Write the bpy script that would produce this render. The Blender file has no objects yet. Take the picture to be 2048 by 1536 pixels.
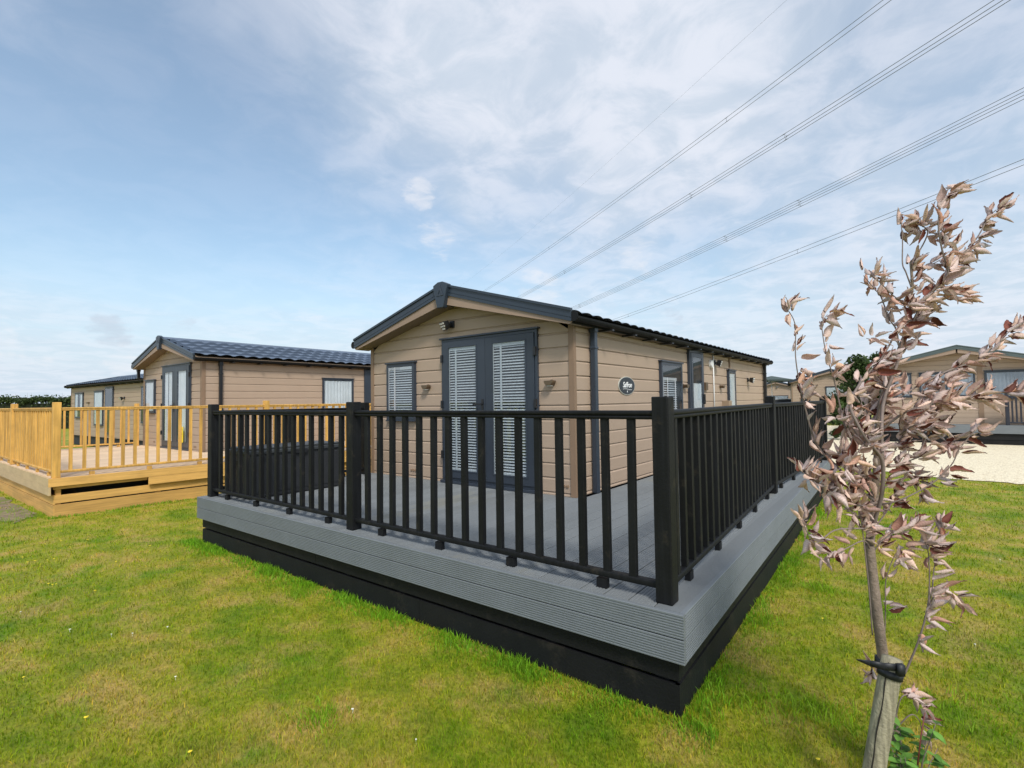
import bpy, bmesh, math, random
import numpy as np
from mathutils import Vector, Matrix
R=math.radians
scene=bpy.context.scene
C=scene.collection
# ------------------------------------------------------------------ camera
CAM=Vector((.861,-2.46,1.043)); YAW,PITCH,ROLL=-37.346,1.952,-.796; FPX=1017.0
def _axes():
    y,p,r=R(YAW),R(PITCH),R(ROLL)
    f=Vector((math.sin(y)*math.cos(p),math.cos(y)*math.cos(p),math.sin(p)))
    rt=Vector((math.cos(y),-math.sin(y),0)); up=rt.cross(f)
    return math.cos(r)*rt+math.sin(r)*up, -math.sin(r)*rt+math.cos(r)*up, f
RT,UP,FW=_axes()
cd=bpy.data.cameras.new('camera'); cam=bpy.data.objects.new('camera',cd); C.objects.link(cam)
M=Matrix((RT,UP,-FW)).transposed().to_4x4(); M.translation=CAM; cam.matrix_world=M
cd.sensor_width=36; cd.lens=FPX/2048*36; cd.clip_start=.05; cd.clip_end=3000
scene.camera=cam
scene.render.resolution_x=1024; scene.render.resolution_y=768
def ray(x,y): return FW+RT*((x-1024)/FPX)-UP*((y-768)/FPX)
def at(x,y,D): return CAM+ray(x,y)*D          # a surveyed point: image bearing and its own distance
# ------------------------------------------------------------------ world and sun
SUN_EL,SUN_AZ=47,128      # azimuth clockwise from +Y
sunv=Vector((math.sin(R(SUN_AZ))*math.cos(R(SUN_EL)),math.cos(R(SUN_AZ))*math.cos(R(SUN_EL)),math.sin(R(SUN_EL))))
W=bpy.data.worlds.new('World'); scene.world=W; W.use_nodes=True
nt=W.node_tree; nt.nodes.clear(); N=nt.nodes.new; LK=nt.links.new
out=N('ShaderNodeOutputWorld'); bg=N('ShaderNodeBackground'); bg.inputs[1].default_value=.1
sky=N('ShaderNodeTexSky'); sky.sky_type='NISHITA'; sky.sun_disc=False; sky.sun_elevation=R(SUN_EL); sky.sun_rotation=R(SUN_AZ)
sky.air_density=1.0; sky.dust_density=2.0; sky.ozone_density=1.5
tc=N('ShaderNodeTexCoord')
def vm(op,a,b=None):
    n=N('ShaderNodeVectorMath'); n.operation=op
    for i,v in enumerate((a,b)):
        if v is None: continue
        if isinstance(v,(tuple,list,Vector)): n.inputs[i].default_value=tuple(v)
        else: LK(v,n.inputs[i])
    return n
def mt(op,a,b=None,c=None,clamp=False):
    n=N('ShaderNodeMath'); n.operation=op; n.use_clamp=clamp
    for i,v in enumerate((a,b,c)):
        if v is None: continue
        if isinstance(v,(int,float)): n.inputs[i].default_value=v
        else: LK(v,n.inputs[i])
    return n.outputs[0]
def mr(v,a,b,c,d,smooth=True):
    n=N('ShaderNodeMapRange'); n.interpolation_type='SMOOTHSTEP' if smooth else 'LINEAR'
    LK(v,n.inputs[0])
    for i,x in zip((1,2,3,4),(a,b,c,d)): n.inputs[i].default_value=x
    return n.outputs[0]
dirn=vm('NORMALIZE',tc.outputs['Generated']).outputs[0]
sep=N('ShaderNodeSeparateXYZ'); LK(dirn,sep.inputs[0])
zc=mt('MAXIMUM',sep.outputs[2],.02); zz=mt('ADD',zc,.12)
cmb=N('ShaderNodeCombineXYZ'); LK(mt('DIVIDE',sep.outputs[0],zz),cmb.inputs[0]); LK(mt('DIVIDE',sep.outputs[1],zz),cmb.inputs[1])
plane=cmb.outputs[0]                          # position on the cloud layer
def noise(vec,scale,detail,rough,dist=0,stretch=None,rot=0,loc=(0,0,0)):
    m=N('ShaderNodeMapping'); LK(vec,m.inputs[0]); m.inputs['Rotation'].default_value=(0,0,rot); m.inputs['Location'].default_value=loc
    if stretch: m.inputs['Scale'].default_value=stretch
    n=N('ShaderNodeTexNoise'); LK(m.outputs[0],n.inputs[0]); n.inputs['Scale'].default_value=scale
    n.inputs['Detail'].default_value=detail; n.inputs['Roughness'].default_value=rough; n.inputs['Distortion'].default_value=dist
    return n.outputs[0]
wn=N('ShaderNodeTexNoise'); LK(dirn,wn.inputs[0]); wn.inputs['Scale'].default_value=9; wn.inputs['Detail'].default_value=6; wn.inputs['Roughness'].default_value=.6
warp=vm('ADD',dirn,vm('MULTIPLY',vm('SUBTRACT',wn.outputs['Color'],(.5,.5,.5)).outputs[0],(.10,.10,.05)).outputs[0]).outputs[0]
def blob(px,py,r0,r1):                       # a patch of sky round a bearing, r in degrees
    d=ray(px,py).normalized()
    v=vm('DOT_PRODUCT',vm('NORMALIZE',warp).outputs[0],d).outputs['Value']
    return mr(v,math.cos(R(r1)),math.cos(R(r0)),0,1)
def addup(lst):
    acc=None
    for v,w in lst:
        t=mt('MULTIPLY',v,w); acc=t if acc is None else mt('ADD',acc,t)
    return acc
# broad cover of the sky: cloudy overhead, clear blue to the left and middle
cover=addup([(blob(1080,60,6,26),.34),(blob(1250,190,3,20),.16),(blob(700,60,5,20),.14),(blob(1750,200,4,32),.30),(blob(880,300,2,12),.14),(blob(330,40,2,15),.16),
             (blob(520,370,4,22),-.26),(blob(950,440,2,15),-.20),(blob(120,230,4,24),-.30),(blob(1480,610,2,13),-.10),(blob(1050,330,1,8),-.07)])
zlow=mr(sep.outputs[2],0.0,.32,.22,0)
streak=noise(plane,1.0,8,.6,.6,stretch=(1.0,.22,1),rot=R(-20))
streak2=noise(plane,3.2,9,.62,.9,stretch=(1.0,.35,1),rot=R(-28),loc=(3,1,0))
puff=noise(plane,4.5,9,.6,.5,loc=(7,2,0))
dens=mt('ADD',mt('ADD',mt('MULTIPLY',streak,.95),mt('MULTIPLY',streak2,.42)),mt('ADD',mt('MULTIPLY',puff,.34),cover))
dens=mt('ADD',dens,zlow)
alpha=mr(dens,.52,1.55,0.16,.95)
# small low cumulus
cum=noise(dirn,15,7,.62,.3,stretch=(1,1,3.2))
lowmask=addup([(blob(835,388,.6,2.4),1),(blob(870,472,.6,3),.8),(blob(245,717,.5,2.2),1),(blob(5,690,.4,2.2),.9),(blob(1080,590,1.2,4.2),.9),(blob(1270,525,.8,4),.75),(blob(1480,480,.8,5),.35),(blob(90,716,.3,1.6),.6),(blob(620,610,1,5),.5)])
cuma=mr(mt('ADD',mt('MULTIPLY',lowmask,.5),cum),.76,1.12,0,.5)
darkmask=addup([(blob(222,657,.5,2.4),1),(blob(375,651,.3,1.3),.8),(blob(480,656,.3,1.2),.7),(blob(1345,634,.4,2.0),.8)])
dka=mr(mt('ADD',mt('MULTIPLY',darkmask,.5),cum),.80,1.1,0,.4)
def rgb(c):
    n=N('ShaderNodeRGB'); n.outputs[0].default_value=(*c,1); return n.outputs[0]
def mix(f,a,b):
    n=N('ShaderNodeMix'); n.data_type='RGBA'; LK(f,n.inputs[0]); LK(a,n.inputs[6]); LK(b,n.inputs[7]); return n.outputs[2]
CL=10.2
skyscale=vm('MULTIPLY',sky.outputs[0],(1.98,2.10,1.95)).outputs[0]
cshade=mr(puff,.38,.62,0,1)
cloudc=mix(cshade,rgb((.64*CL,.72*CL,.83*CL)),rgb((.80*CL,.84*CL,.93*CL)))
hz=mr(sep.outputs[2],-.02,.30,.95,0)
base=mix(hz,skyscale,rgb((.66*CL,.79*CL,.93*CL)))
c1=mix(alpha,base,cloudc)
c2=mix(cuma,c1,rgb((.93*CL,.92*CL,.95*CL)))
c3=mix(dka,c2,rgb((.52*CL,.56*CL,.66*CL)))
LK(c3,bg.inputs[0]); LK(bg.outputs[0],out.inputs[0])
sl=bpy.data.lights.new('sun','SUN'); sl.energy=2.9; sl.angle=R(11); sl.color=(1,.95,.87)
so=bpy.data.objects.new('sun',sl); C.objects.link(so); so.rotation_euler=sunv.to_track_quat('Z','Y').to_euler()
scene.view_settings.view_transform='Standard'; scene.view_settings.look='None'; scene.view_settings.exposure=0.0; scene.view_settings.gamma=1
scene.cycles.max_bounces=8; scene.cycles.transparent_max_bounces=16
GZ=-.52
random.seed(7); rng=np.random.default_rng(5)
# ------------------------------------------------------------------ materials
def mat(name,col,rough=.6,var=.12,vscale=6,bump=0,bscale=60,metal=0,stretch=(1,1,1),col2=None,spec=.5,wear=None,grain=None,trans=0,obj=True,coat=0,rv=.05,boards=None):
    m=bpy.data.materials.new(name); m.use_nodes=True; t=m.node_tree; b=t.nodes['Principled BSDF']
    def n(k,**kw):
        x=t.nodes.new(k)
        return x
    tcn=n('ShaderNodeTexCoord'); mp=n('ShaderNodeMapping'); mp.inputs['Scale'].default_value=stretch
    t.links.new(tcn.outputs['Object'],mp.inputs[0])
    oi=n('ShaderNodeObjectInfo'); ad=n('ShaderNodeVectorMath'); ad.operation='ADD'
    sc=n('ShaderNodeVectorMath'); sc.operation='SCALE'; sc.inputs[3].default_value=17
    cx=n('ShaderNodeCombineXYZ'); t.links.new(oi.outputs['Random'],cx.inputs[0]); t.links.new(oi.outputs['Random'],cx.inputs[2]); t.links.new(cx.outputs[0],sc.inputs[0])
    t.links.new(mp.outputs[0],ad.inputs[0]); t.links.new(sc.outputs[0],ad.inputs[1]); vec=ad.outputs[0]
    no=n('ShaderNodeTexNoise'); t.links.new(vec,no.inputs[0]); no.inputs['Scale'].default_value=vscale; no.inputs['Detail'].default_value=6; no.inputs['Roughness'].default_value=.62
    cr=n('ShaderNodeValToRGB'); t.links.new(no.outputs[0],cr.inputs[0])
    c=np.array(col); c2=np.array(col2) if col2 is not None else c*(1+var)
    c1=c*(1-var) if col2 is None else c
    cr.color_ramp.elements[0].position=.3; cr.color_ramp.elements[1].position=.7
    cr.color_ramp.elements[0].color=(*np.clip(c1,0,1),1); cr.color_ramp.elements[1].color=(*np.clip(c2,0,1),1)
    colout=cr.outputs[0]
    rr=n('ShaderNodeMapRange'); t.links.new(oi.outputs['Random'],rr.inputs[0]); rr.inputs[3].default_value=1-rv; rr.inputs[4].default_value=1+rv
    mu0=n('ShaderNodeVectorMath'); mu0.operation='SCALE'; t.links.new(colout,mu0.inputs[0]); t.links.new(rr.outputs[0],mu0.inputs[3]); colout=mu0.outputs[0]
    if boards:                               # every board its own tone: (axis, pitch, offset, amount)
        sp=n('ShaderNodeSeparateXYZ'); t.links.new(tcn.outputs['Object'],sp.inputs[0])
        m1=n('ShaderNodeMath'); m1.operation='SUBTRACT'; t.links.new(sp.outputs[boards[0]],m1.inputs[0]); m1.inputs[1].default_value=boards[2]
        m2=n('ShaderNodeMath'); m2.operation='DIVIDE'; t.links.new(m1.outputs[0],m2.inputs[0]); m2.inputs[1].default_value=boards[1]
        m3=n('ShaderNodeMath'); m3.operation='FLOOR'; t.links.new(m2.outputs[0],m3.inputs[0])
        wn=n('ShaderNodeTexWhiteNoise'); wn.noise_dimensions='1D'; t.links.new(m3.outputs[0],wn.inputs['W'])
        r3=n('ShaderNodeMapRange'); t.links.new(wn.outputs[0],r3.inputs[0]); r3.inputs[3].default_value=1-boards[3]; r3.inputs[4].default_value=1+boards[3]
        mu3=n('ShaderNodeVectorMath'); mu3.operation='SCALE'; t.links.new(colout,mu3.inputs[0]); t.links.new(r3.outputs[0],mu3.inputs[3]); colout=mu3.outputs[0]
    if grain:                                # long streaks of wood grain: (scale vector, strength)
        gm=n('ShaderNodeMapping'); gm.inputs['Scale'].default_value=grain[0]; t.links.new(tcn.outputs['Object'],gm.inputs[0])
        ga=n('ShaderNodeVectorMath'); ga.operation='ADD'; t.links.new(gm.outputs[0],ga.inputs[0]); t.links.new(sc.outputs[0],ga.inputs[1])
        g=n('ShaderNodeTexNoise'); g.inputs['Scale'].default_value=1; g.inputs['Detail'].default_value=4; t.links.new(ga.outputs[0],g.inputs[0])
        r2=n('ShaderNodeMapRange'); t.links.new(g.outputs[0],r2.inputs[0]); r2.inputs[1].default_value=.35; r2.inputs[2].default_value=.65
        r2.inputs[3].default_value=1-grain[1]; r2.inputs[4].default_value=1+grain[1]
        mu=n('ShaderNodeVectorMath'); mu.operation='SCALE'; t.links.new(colout,mu.inputs[0]); t.links.new(r2.outputs[0],mu.inputs[3]); colout=mu.outputs[0]
    if wear:                                 # (colour, scale, threshold, amount)
        w=n('ShaderNodeTexNoise'); w.inputs['Scale'].default_value=wear[1]; w.inputs['Detail'].default_value=8; w.inputs['Roughness'].default_value=.7; t.links.new(vec,w.inputs[0])
        wr=n('ShaderNodeMapRange'); t.links.new(w.outputs[0],wr.inputs[0]); wr.inputs[1].default_value=wear[2]; wr.inputs[2].default_value=wear[2]+.12; wr.inputs[4].default_value=wear[3]
        mx=n('ShaderNodeMix'); mx.data_type='RGBA'; t.links.new(wr.outputs[0],mx.inputs[0]); t.links.new(colout,mx.inputs[6]); mx.inputs[7].default_value=(*wear[0],1); colout=mx.outputs[2]
    t.links.new(colout,b.inputs['Base Color'])
    b.inputs['Roughness'].default_value=rough; b.inputs['Metallic'].default_value=metal; b.inputs['Specular IOR Level'].default_value=spec
    if coat: b.inputs['Coat Weight'].default_value=coat
    if bump:
        bn=n('ShaderNodeTexNoise'); bn.inputs['Scale'].default_value=bscale; bn.inputs['Detail'].default_value=5; t.links.new(vec,bn.inputs[0])
        bu=n('ShaderNodeBump'); bu.inputs['Strength'].default_value=bump; bu.inputs['Distance'].default_value=.01; t.links.new(bn.outputs[0],bu.inputs['Height']); t.links.new(bu.outputs[0],b.inputs['Normal'])
    return m
MT={}; DW0=5.572
MT['clad']=mat('cladding_tan',(.388,.292,.219),.62,.05,1.3,.12,140,wear=((.30,.23,.16),2.2,.60,.3),boards=(2,.16,.04,.035),rv=.0,grain=((.6,.6,45),.015))
MT['trim']=mat('corner_trim_brown',(.235,.155,.10),.6,.06,3)
MT['frame']=mat('frame_anthracite',(.030,.040,.058),.38,.08,3,spec=.5)
MT['barge']=mat('barge_board_anthracite',(.027,.039,.058),.35,.12,1.5,spec=.5)
MT['roof']=mat('roof_sheet',(.105,.138,.195),.55,.18,1.2,.2,30,spec=.5)
MT['roofteal']=mat('roof_sheet_teal',(.085,.115,.12),.5,.1,3)
MT['black']=mat('black_plastic',(.014,.015,.018),.35,.1,8)
MT['dkdeck']=mat('grey_deck_paint',(.170,.186,.198),.62,.07,2.5,.25,90,stretch=(1,.35,1),wear=((.22,.215,.17),2.0,.57,.5),boards=(0,.1425,-DW0,.09))
MT['fascia']=mat('grey_fascia_paint',(.158,.177,.194),.6,.08,2.5,.25,120,wear=((.10,.115,.13),7,.62,.5))
MT['stain']=mat('black_stained_timber',(.0050,.0056,.0068),.6,.35,5,.15,80,spec=.28,rv=.3,wear=((.034,.028,.020),7,.57,.7),grain=((60,60,2.2),.35))
MT['stainh']=mat('black_stained_skirt',(.0055,.006,.0072),.66,.35,4,.25,70,spec=.3,rv=.2,wear=((.032,.027,.021),5,.56,.6))
MT['pine']=mat('treated_pine',(.58,.325,.078),.62,.2,3,.3,50,rv=.14,grain=((38,38,1.6),.20),wear=((.33,.19,.06),11,.68,.8))
MT['pineh']=mat('treated_pine_boards',(.58,.335,.098),.62,.2,1.6,.3,50,wear=((.36,.21,.08),9,.66,.7),stretch=(1,1,5),rv=.13,grain=((1.2,1.2,60),.12))
MT['pinedeck']=mat('treated_pine_deck',(.60,.45,.31),.65,.10,1.2,.25,60,boards=(0,.145,-15.2,.10))
MT['gutter']=mat('gutter_black',(.009,.010,.012),.65,.15,5,spec=.2)
MT['pinegrey']=mat('treated_pine_weathered',(.52,.385,.22),.7,.15,2,.3,50,wear=((.36,.25,.12),7,.6,.6),stretch=(1,1,4))
MT['white']=mat('white_plastic',(.78,.79,.80),.4,.03,5)
MT['slat']=mat('blind_slat',(.46,.48,.52),.45,.03,4)
MT['curtain']=mat('curtain_cloth',(.60,.62,.66),.85,.10,3); MT['curtaindull']=mat('curtain_dull',(.26,.28,.33),.85,.12,3)
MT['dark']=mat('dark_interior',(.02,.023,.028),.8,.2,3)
MT['brass']=mat('bronze_metal',(.16,.115,.075),.4,.1,5,metal=.6)
MT['led']=mat('lamp_lens',(.8,.8,.78),.2,.02,5)
MT['verge']=mat('verge_paint',(.30,.215,.16),.6,.06,2)
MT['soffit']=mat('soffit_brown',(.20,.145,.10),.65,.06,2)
MT['yellow']=mat('yellow_notice',(.82,.62,.02),.6,.03,4)
MT['ink']=mat('notice_ink',(.03,.03,.03),.6,.03,4)
MT['signring']=mat('sign_ring',(.50,.50,.45),.4,.06,6)
MT['signface']=mat('sign_slate',(.018,.024,.034),.35,.2,9)
MT['box']=mat('box_plastic',(.022,.024,.028),.42,.12,7,.3,200)
MT['boxlid']=mat('box_lid',(.042,.047,.052),.4,.1,5)
MT['strap']=mat('strap_rubber',(.012,.014,.018),.55,.1,20)
MT['stake']=mat('stake_wood',(.27,.245,.165),.8,.16,12,.5,90,grain=((70,70,2.5),.30),wear=((.10,.085,.055),16,.64,.7))
MT['bark']=mat('sapling_bark',(.235,.18,.145),.8,.3,26,.6,120,wear=((.60,.55,.47),60,.60,.75))
MT['twig']=mat('sapling_twig',(.20,.155,.14),.75,.2,20)
MT['carpaint']=mat('car_paint_white',(.62,.65,.70),.2,.02,2,coat=.5)
MT['redwood']=mat('red_brown_timber',(.17,.05,.035),.7,.1,5)
MT['cable']=mat('aluminium_cable',(.13,.14,.15),.5,.05,3,metal=.3)
MT['brownbox']=mat('brown_box',(.30,.22,.15),.6,.05,5)
MT['navyfence']=mat('black_blue_rail',(.016,.019,.032),.55,.2,6)
def glassmat():
    m=bpy.data.materials.new('window_glass'); m.use_nodes=True; t=m.node_tree; t.nodes.clear()
    o=t.nodes.new('ShaderNodeOutputMaterial'); mx=t.nodes.new('ShaderNodeMixShader'); tr=t.nodes.new('ShaderNodeBsdfTransparent'); tr.inputs[0].default_value=(.95,.975,.98,1)
    g=t.nodes.new('ShaderNodeBsdfGlossy'); g.inputs['Roughness'].default_value=.03; f=t.nodes.new('ShaderNodeFresnel'); f.inputs[0].default_value=1.52
    mm=t.nodes.new('ShaderNodeMath'); mm.operation='MULTIPLY_ADD'; mm.inputs[1].default_value=1.2; mm.inputs[2].default_value=.03
    ge=t.nodes.new('ShaderNodeNewGeometry'); iv=t.nodes.new('ShaderNodeMath'); iv.operation='SUBTRACT'; iv.inputs[0].default_value=1; t.links.new(ge.outputs['Backfacing'],iv.inputs[1])
    m3=t.nodes.new('ShaderNodeMath'); m3.operation='MULTIPLY'; t.links.new(mm.outputs[0],m3.inputs[0]); t.links.new(iv.outputs[0],m3.inputs[1])
    t.links.new(f.outputs[0],mm.inputs[0]); t.links.new(m3.outputs[0],mx.inputs[0]); t.links.new(tr.outputs[0],mx.inputs[1]); t.links.new(g.outputs[0],mx.inputs[2]); t.links.new(mx.outputs[0],o.inputs[0]); return m
MT['glass']=glassmat()
# lawn colours from one field of dry and lush patches, shared by the ground and the blades
def lawn_group():
    g=bpy.data.node_groups.new('lawn_colour','ShaderNodeTree'); g.interface.new_socket('Color',in_out='OUTPUT',socket_type='NodeSocketColor')
    n=g.nodes.new; L=g.links.new; o=n('NodeGroupOutput'); ge=n('ShaderNodeNewGeometry')
    fl=n('ShaderNodeVectorMath'); fl.operation='MULTIPLY'; fl.inputs[1].default_value=(1,1,0); L(ge.outputs['Position'],fl.inputs[0])
    def nz(s,d,loc):
        m=n('ShaderNodeMapping'); m.inputs['Location'].default_value=loc; L(fl.outputs[0],m.inputs[0])
        x=n('ShaderNodeTexNoise'); x.inputs['Scale'].default_value=s; x.inputs['Detail'].default_value=d; x.inputs['Roughness'].default_value=.62; L(m.outputs[0],x.inputs[0]); return x.outputs[0]
    def rampc(v,stops):
        r=n('ShaderNodeValToRGB'); L(v,r.inputs[0]); e=r.color_ramp.elements
        while len(e)<len(stops): e.new(.5)
        for k,(p,c) in zip(e,stops): k.position=p; k.color=(*c,1)
        return r.outputs[0]
    a=rampc(nz(.9,5,(3,1,0)),[(.34,(.130,.235,.008)),(.44,(.235,.315,.012)),(.53,(.39,.375,.028)),(.64,(.52,.385,.085))])
    b=rampc(nz(2.6,6,(9,4,0)),[(.38,(.115,.215,.006)),(.49,(.30,.325,.018)),(.62,(.58,.37,.14))])
    mx=n('ShaderNodeMix'); mx.data_type='RGBA'; mx.inputs[0].default_value=.52; L(a,mx.inputs[6]); L(b,mx.inputs[7])
    # fresh dark grass where the mower does not reach, beside the decking
    f=nz(1.4,5,(1,8,0)); mrn=n('ShaderNodeMapRange'); L(f,mrn.inputs[0]); mrn.inputs[1].default_value=.56; mrn.inputs[2].default_value=.68; mrn.inputs[4].default_value=.6
    m2=n('ShaderNodeMix'); m2.data_type='RGBA'; L(mrn.outputs[0],m2.inputs[0]); L(mx.outputs[2],m2.inputs[6]); m2.inputs[7].default_value=(.10,.27,.006,1)
    L(m2.outputs[2],o.inputs[0]); return g
LG=lawn_group()
def lawn_mat(name,blade):
    m=bpy.data.materials.new(name); m.use_nodes=True; t=m.node_tree; b=t.nodes['Principled BSDF']; n=t.nodes.new; L=t.links.new
    gr=n('ShaderNodeGroup'); gr.node_tree=LG
    sc=n('ShaderNodeVectorMath'); sc.operation='MULTIPLY'; L(gr.outputs[0],sc.inputs[0])
    b.inputs['Roughness'].default_value=.7; b.inputs['Specular IOR Level'].default_value=.25
    if blade:
        at_=n('ShaderNodeAttribute'); at_.attribute_name='tint'; L(at_.outputs['Color'],sc.inputs[1])
        L(sc.outputs[0],b.inputs['Base Color'])
        tr=n('ShaderNodeBsdfTranslucent'); L(sc.outputs[0],tr.inputs[0]); ms=n('ShaderNodeMixShader'); ms.inputs[0].default_value=.42
        o=t.nodes['Material Output']; L(b.outputs[0],ms.inputs[1]); L(tr.outputs[0],ms.inputs[2]); L(ms.outputs[0],o.inputs[0])
    else:
        x=n('ShaderNodeTexNoise'); x.inputs['Scale'].default_value=38; x.inputs['Detail'].default_value=8; x.inputs['Roughness'].default_value=.75
        tcn=n('ShaderNodeTexCoord'); L(tcn.outputs['Object'],x.inputs[0]); r=n('ShaderNodeMapRange'); L(x.outputs[0],r.inputs[0]); r.inputs[1].default_value=.3; r.inputs[2].default_value=.7; r.inputs[3].default_value=.45; r.inputs[4].default_value=1.25
        cx=n('ShaderNodeCombineXYZ'); [L(r.outputs[0],cx.inputs[i]) for i in range(3)]; L(cx.outputs[0],sc.inputs[1]); L(sc.outputs[0],b.inputs['Base Color'])
        bu=n('ShaderNodeBump'); bu.inputs['Strength'].default_value=.8; bu.inputs['Distance'].default_value=.03; L(x.outputs[0],bu.inputs['Height']); L(bu.outputs[0],b.inputs['Normal'])
    return m
MT['lawn']=lawn_mat('lawn_ground',False); MT['blade']=lawn_mat('lawn_blades',True)
def leaf_mat(name,outer,inner,trans=.2,var=.25):
    m=bpy.data.materials.new(name); m.use_nodes=True; t=m.node_tree; b=t.nodes['Principled BSDF']; n=t.nodes.new; L=t.links.new
    ge=n('ShaderNodeNewGeometry'); mx=n('ShaderNodeMix'); mx.data_type='RGBA'; L(ge.outputs['Backfacing'],mx.inputs[0]); mx.inputs[6].default_value=(*outer,1); mx.inputs[7].default_value=(*inner,1)
    a=n('ShaderNodeAttribute'); a.attribute_name='tint'; sc=n('ShaderNodeVectorMath'); sc.operation='MULTIPLY'; L(mx.outputs[2],sc.inputs[0]); L(a.outputs['Color'],sc.inputs[1])
    L(sc.outputs[0],b.inputs['Base Color']); b.inputs['Roughness'].default_value=.62; b.inputs['Specular IOR Level'].default_value=.3
    tr=n('ShaderNodeBsdfTranslucent'); L(sc.outputs[0],tr.inputs[0]); ms=n('ShaderNodeMixShader'); ms.inputs[0].default_value=trans
    o=t.nodes['Material Output']; L(b.outputs[0],ms.inputs[1]); L(tr.outputs[0],ms.inputs[2]); L(ms.outputs[0],o.inputs[0]); return m
MT['deadleaf']=leaf_mat('dry_leaf',(.84,.64,.575),(.70,.48,.41),.28); MT['deadred']=leaf_mat('dry_leaf_red_inside',(.82,.62,.555),(.22,.07,.05),.18)
MT['hedgeleaf']=leaf_mat('hedge_leaf',(.045,.070,.020),(.045,.070,.020),.25)
MT['treeleaf']=leaf_mat('tree_leaf',(.050,.085,.025),(.050,.085,.025),.25)
MT['weedleaf']=leaf_mat('weed_leaf',(.15,.30,.06),(.17,.31,.09),.3)
def gravel_mat():
    m=mat('pale_gravel',(.74,.66,.50),.9,.05,40); t=m.node_tree; b=t.nodes['Principled BSDF']; n=t.nodes.new; L=t.links.new
    tcn=n('ShaderNodeTexCoord'); v=n('ShaderNodeTexVoronoi'); v.inputs['Scale'].default_value=34; L(tcn.outputs['Object'],v.inputs[0])
    r=n('ShaderNodeValToRGB'); L(v.outputs['Color'],r.inputs[0]); r.color_ramp.elements[0].position=.05; r.color_ramp.elements[0].color=(.55,.44,.28,1); r.color_ramp.elements[1].position=.5; r.color_ramp.elements[1].color=(.84,.745,.55,1)
    L(r.outputs[0],b.inputs['Base Color']); bu=n('ShaderNodeBump'); bu.inputs['Strength'].default_value=.9; bu.inputs['Distance'].default_value=.02; bu.invert=True; L(v.outputs['Distance'],bu.inputs['Height']); L(bu.outputs[0],b.inputs['Normal']); return m
MT['gravel']=gravel_mat()
MT['dirt']=mat('bare_soil',(.23,.175,.115),.95,.35,9,1,30,wear=((.14,.17,.03),3,.50,.9))
MT['dandelion']=mat('yellow_petal',(.80,.62,.03),.6,.1,20)
MT['daisy']=mat('white_petal',(.75,.75,.70),.6,.05,20)
# ------------------------------------------------------------------ mesh helpers
class MB:
    def __init__(s): s.v=[]; s.f=[]; s.sm=False
    def add(s,vs,fs):
        o=len(s.v); s.v+= [tuple(v) for v in vs]; s.f+=[tuple(i+o for i in f) for f in fs]; return s
    def box(s,x0,x1,y0,y1,z0,z1):
        vs=[(x,y,z) for x in (x0,x1) for y in (y0,y1) for z in (z0,z1)]
        return s.add(vs,[(0,1,3,2),(4,6,7,5),(0,4,5,1),(2,3,7,6),(0,2,6,4),(1,5,7,3)])
    def poly_extrude(s,prof,A,B,u,v,cap=True):
        """profile [(a,b)] in axes u,v swept from A to B"""
        A,B,u,v=map(Vector,(A,B,u,v)); n=len(prof)
        vs=[A+u*a+v*b for a,b in prof]+[B+u*a+v*b for a,b in prof]
        fs=[(i,(i+1)%n,(i+1)%n+n,i+n) for i in range(n)]
        if cap: fs+= [tuple(range(n))[::-1],tuple(range(n,2*n))]
        return s.add(vs,fs)
    def tube(s,pts,rad,k=6,cap=True):
        pts=[Vector(p) for p in pts]; n=len(pts); rad=rad if hasattr(rad,'__len__') else [rad]*n
        ref=Vector((.3,.2,1)); vs=[]
        for i,p in enumerate(pts):
            d=(pts[min(i+1,n-1)]-pts[max(i-1,0)]).normalized()
            if abs(d.dot(ref.normalized()))>.95: ref=Vector((1,0,0))
            a=(ref-d*ref.dot(d)).normalized(); b=d.cross(a)
            vs+=[p+(a*math.cos(2*math.pi*j/k)+b*math.sin(2*math.pi*j/k))*rad[i] for j in range(k)]
        fs=[(i*k+j,i*k+(j+1)%k,(i+1)*k+(j+1)%k,(i+1)*k+j) for i in range(n-1) for j in range(k)]
        if cap: fs+=[tuple(range(k))[::-1],tuple(range((n-1)*k,n*k))]
        s.sm=True; return s.add(vs,fs)
    def cyl(s,c,r0,r1,h,axis='z',k=20):
        c=Vector(c); ax={'x':Vector((1,0,0)),'y':Vector((0,1,0)),'z':Vector((0,0,1))}[axis] if isinstance(axis,str) else Vector(axis)
        a=ax.orthogonal().normalized(); b=ax.cross(a)
        vs=[c+(a*math.cos(2*math.pi*j/k)+b*math.sin(2*math.pi*j/k))*r0 for j in range(k)]+[c+ax*h+(a*math.cos(2*math.pi*j/k)+b*math.sin(2*math.pi*j/k))*r1 for j in range(k)]
        return s.add(vs,[(j,(j+1)%k,(j+1)%k+k,j+k) for j in range(k)]+[tuple(range(k))[::-1],tuple(range(k,2*k))])
    def build(s,name,m,parent=None,bevel=0,smooth=False,loc=None):
        me=bpy.data.meshes.new(name); me.from_pydata(s.v,[],s.f); me.update()
        bm=bmesh.new(); bm.from_mesh(me); bmesh.ops.recalc_face_normals(bm,faces=bm.faces); bm.to_mesh(me); bm.free()
        if smooth or s.sm: me.polygons.foreach_set('use_smooth',[True]*len(me.polygons))
        me.materials.append(MT[m] if isinstance(m,str) else m)
        o=bpy.data.objects.new(name,me); C.objects.link(o)
        if parent: o.parent=parent
        if loc: o.location=loc
        if bevel:
            b=o.modifiers.new('bevel','BEVEL'); b.width=bevel; b.segments=2; b.limit_method='ANGLE'
        return o
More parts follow.
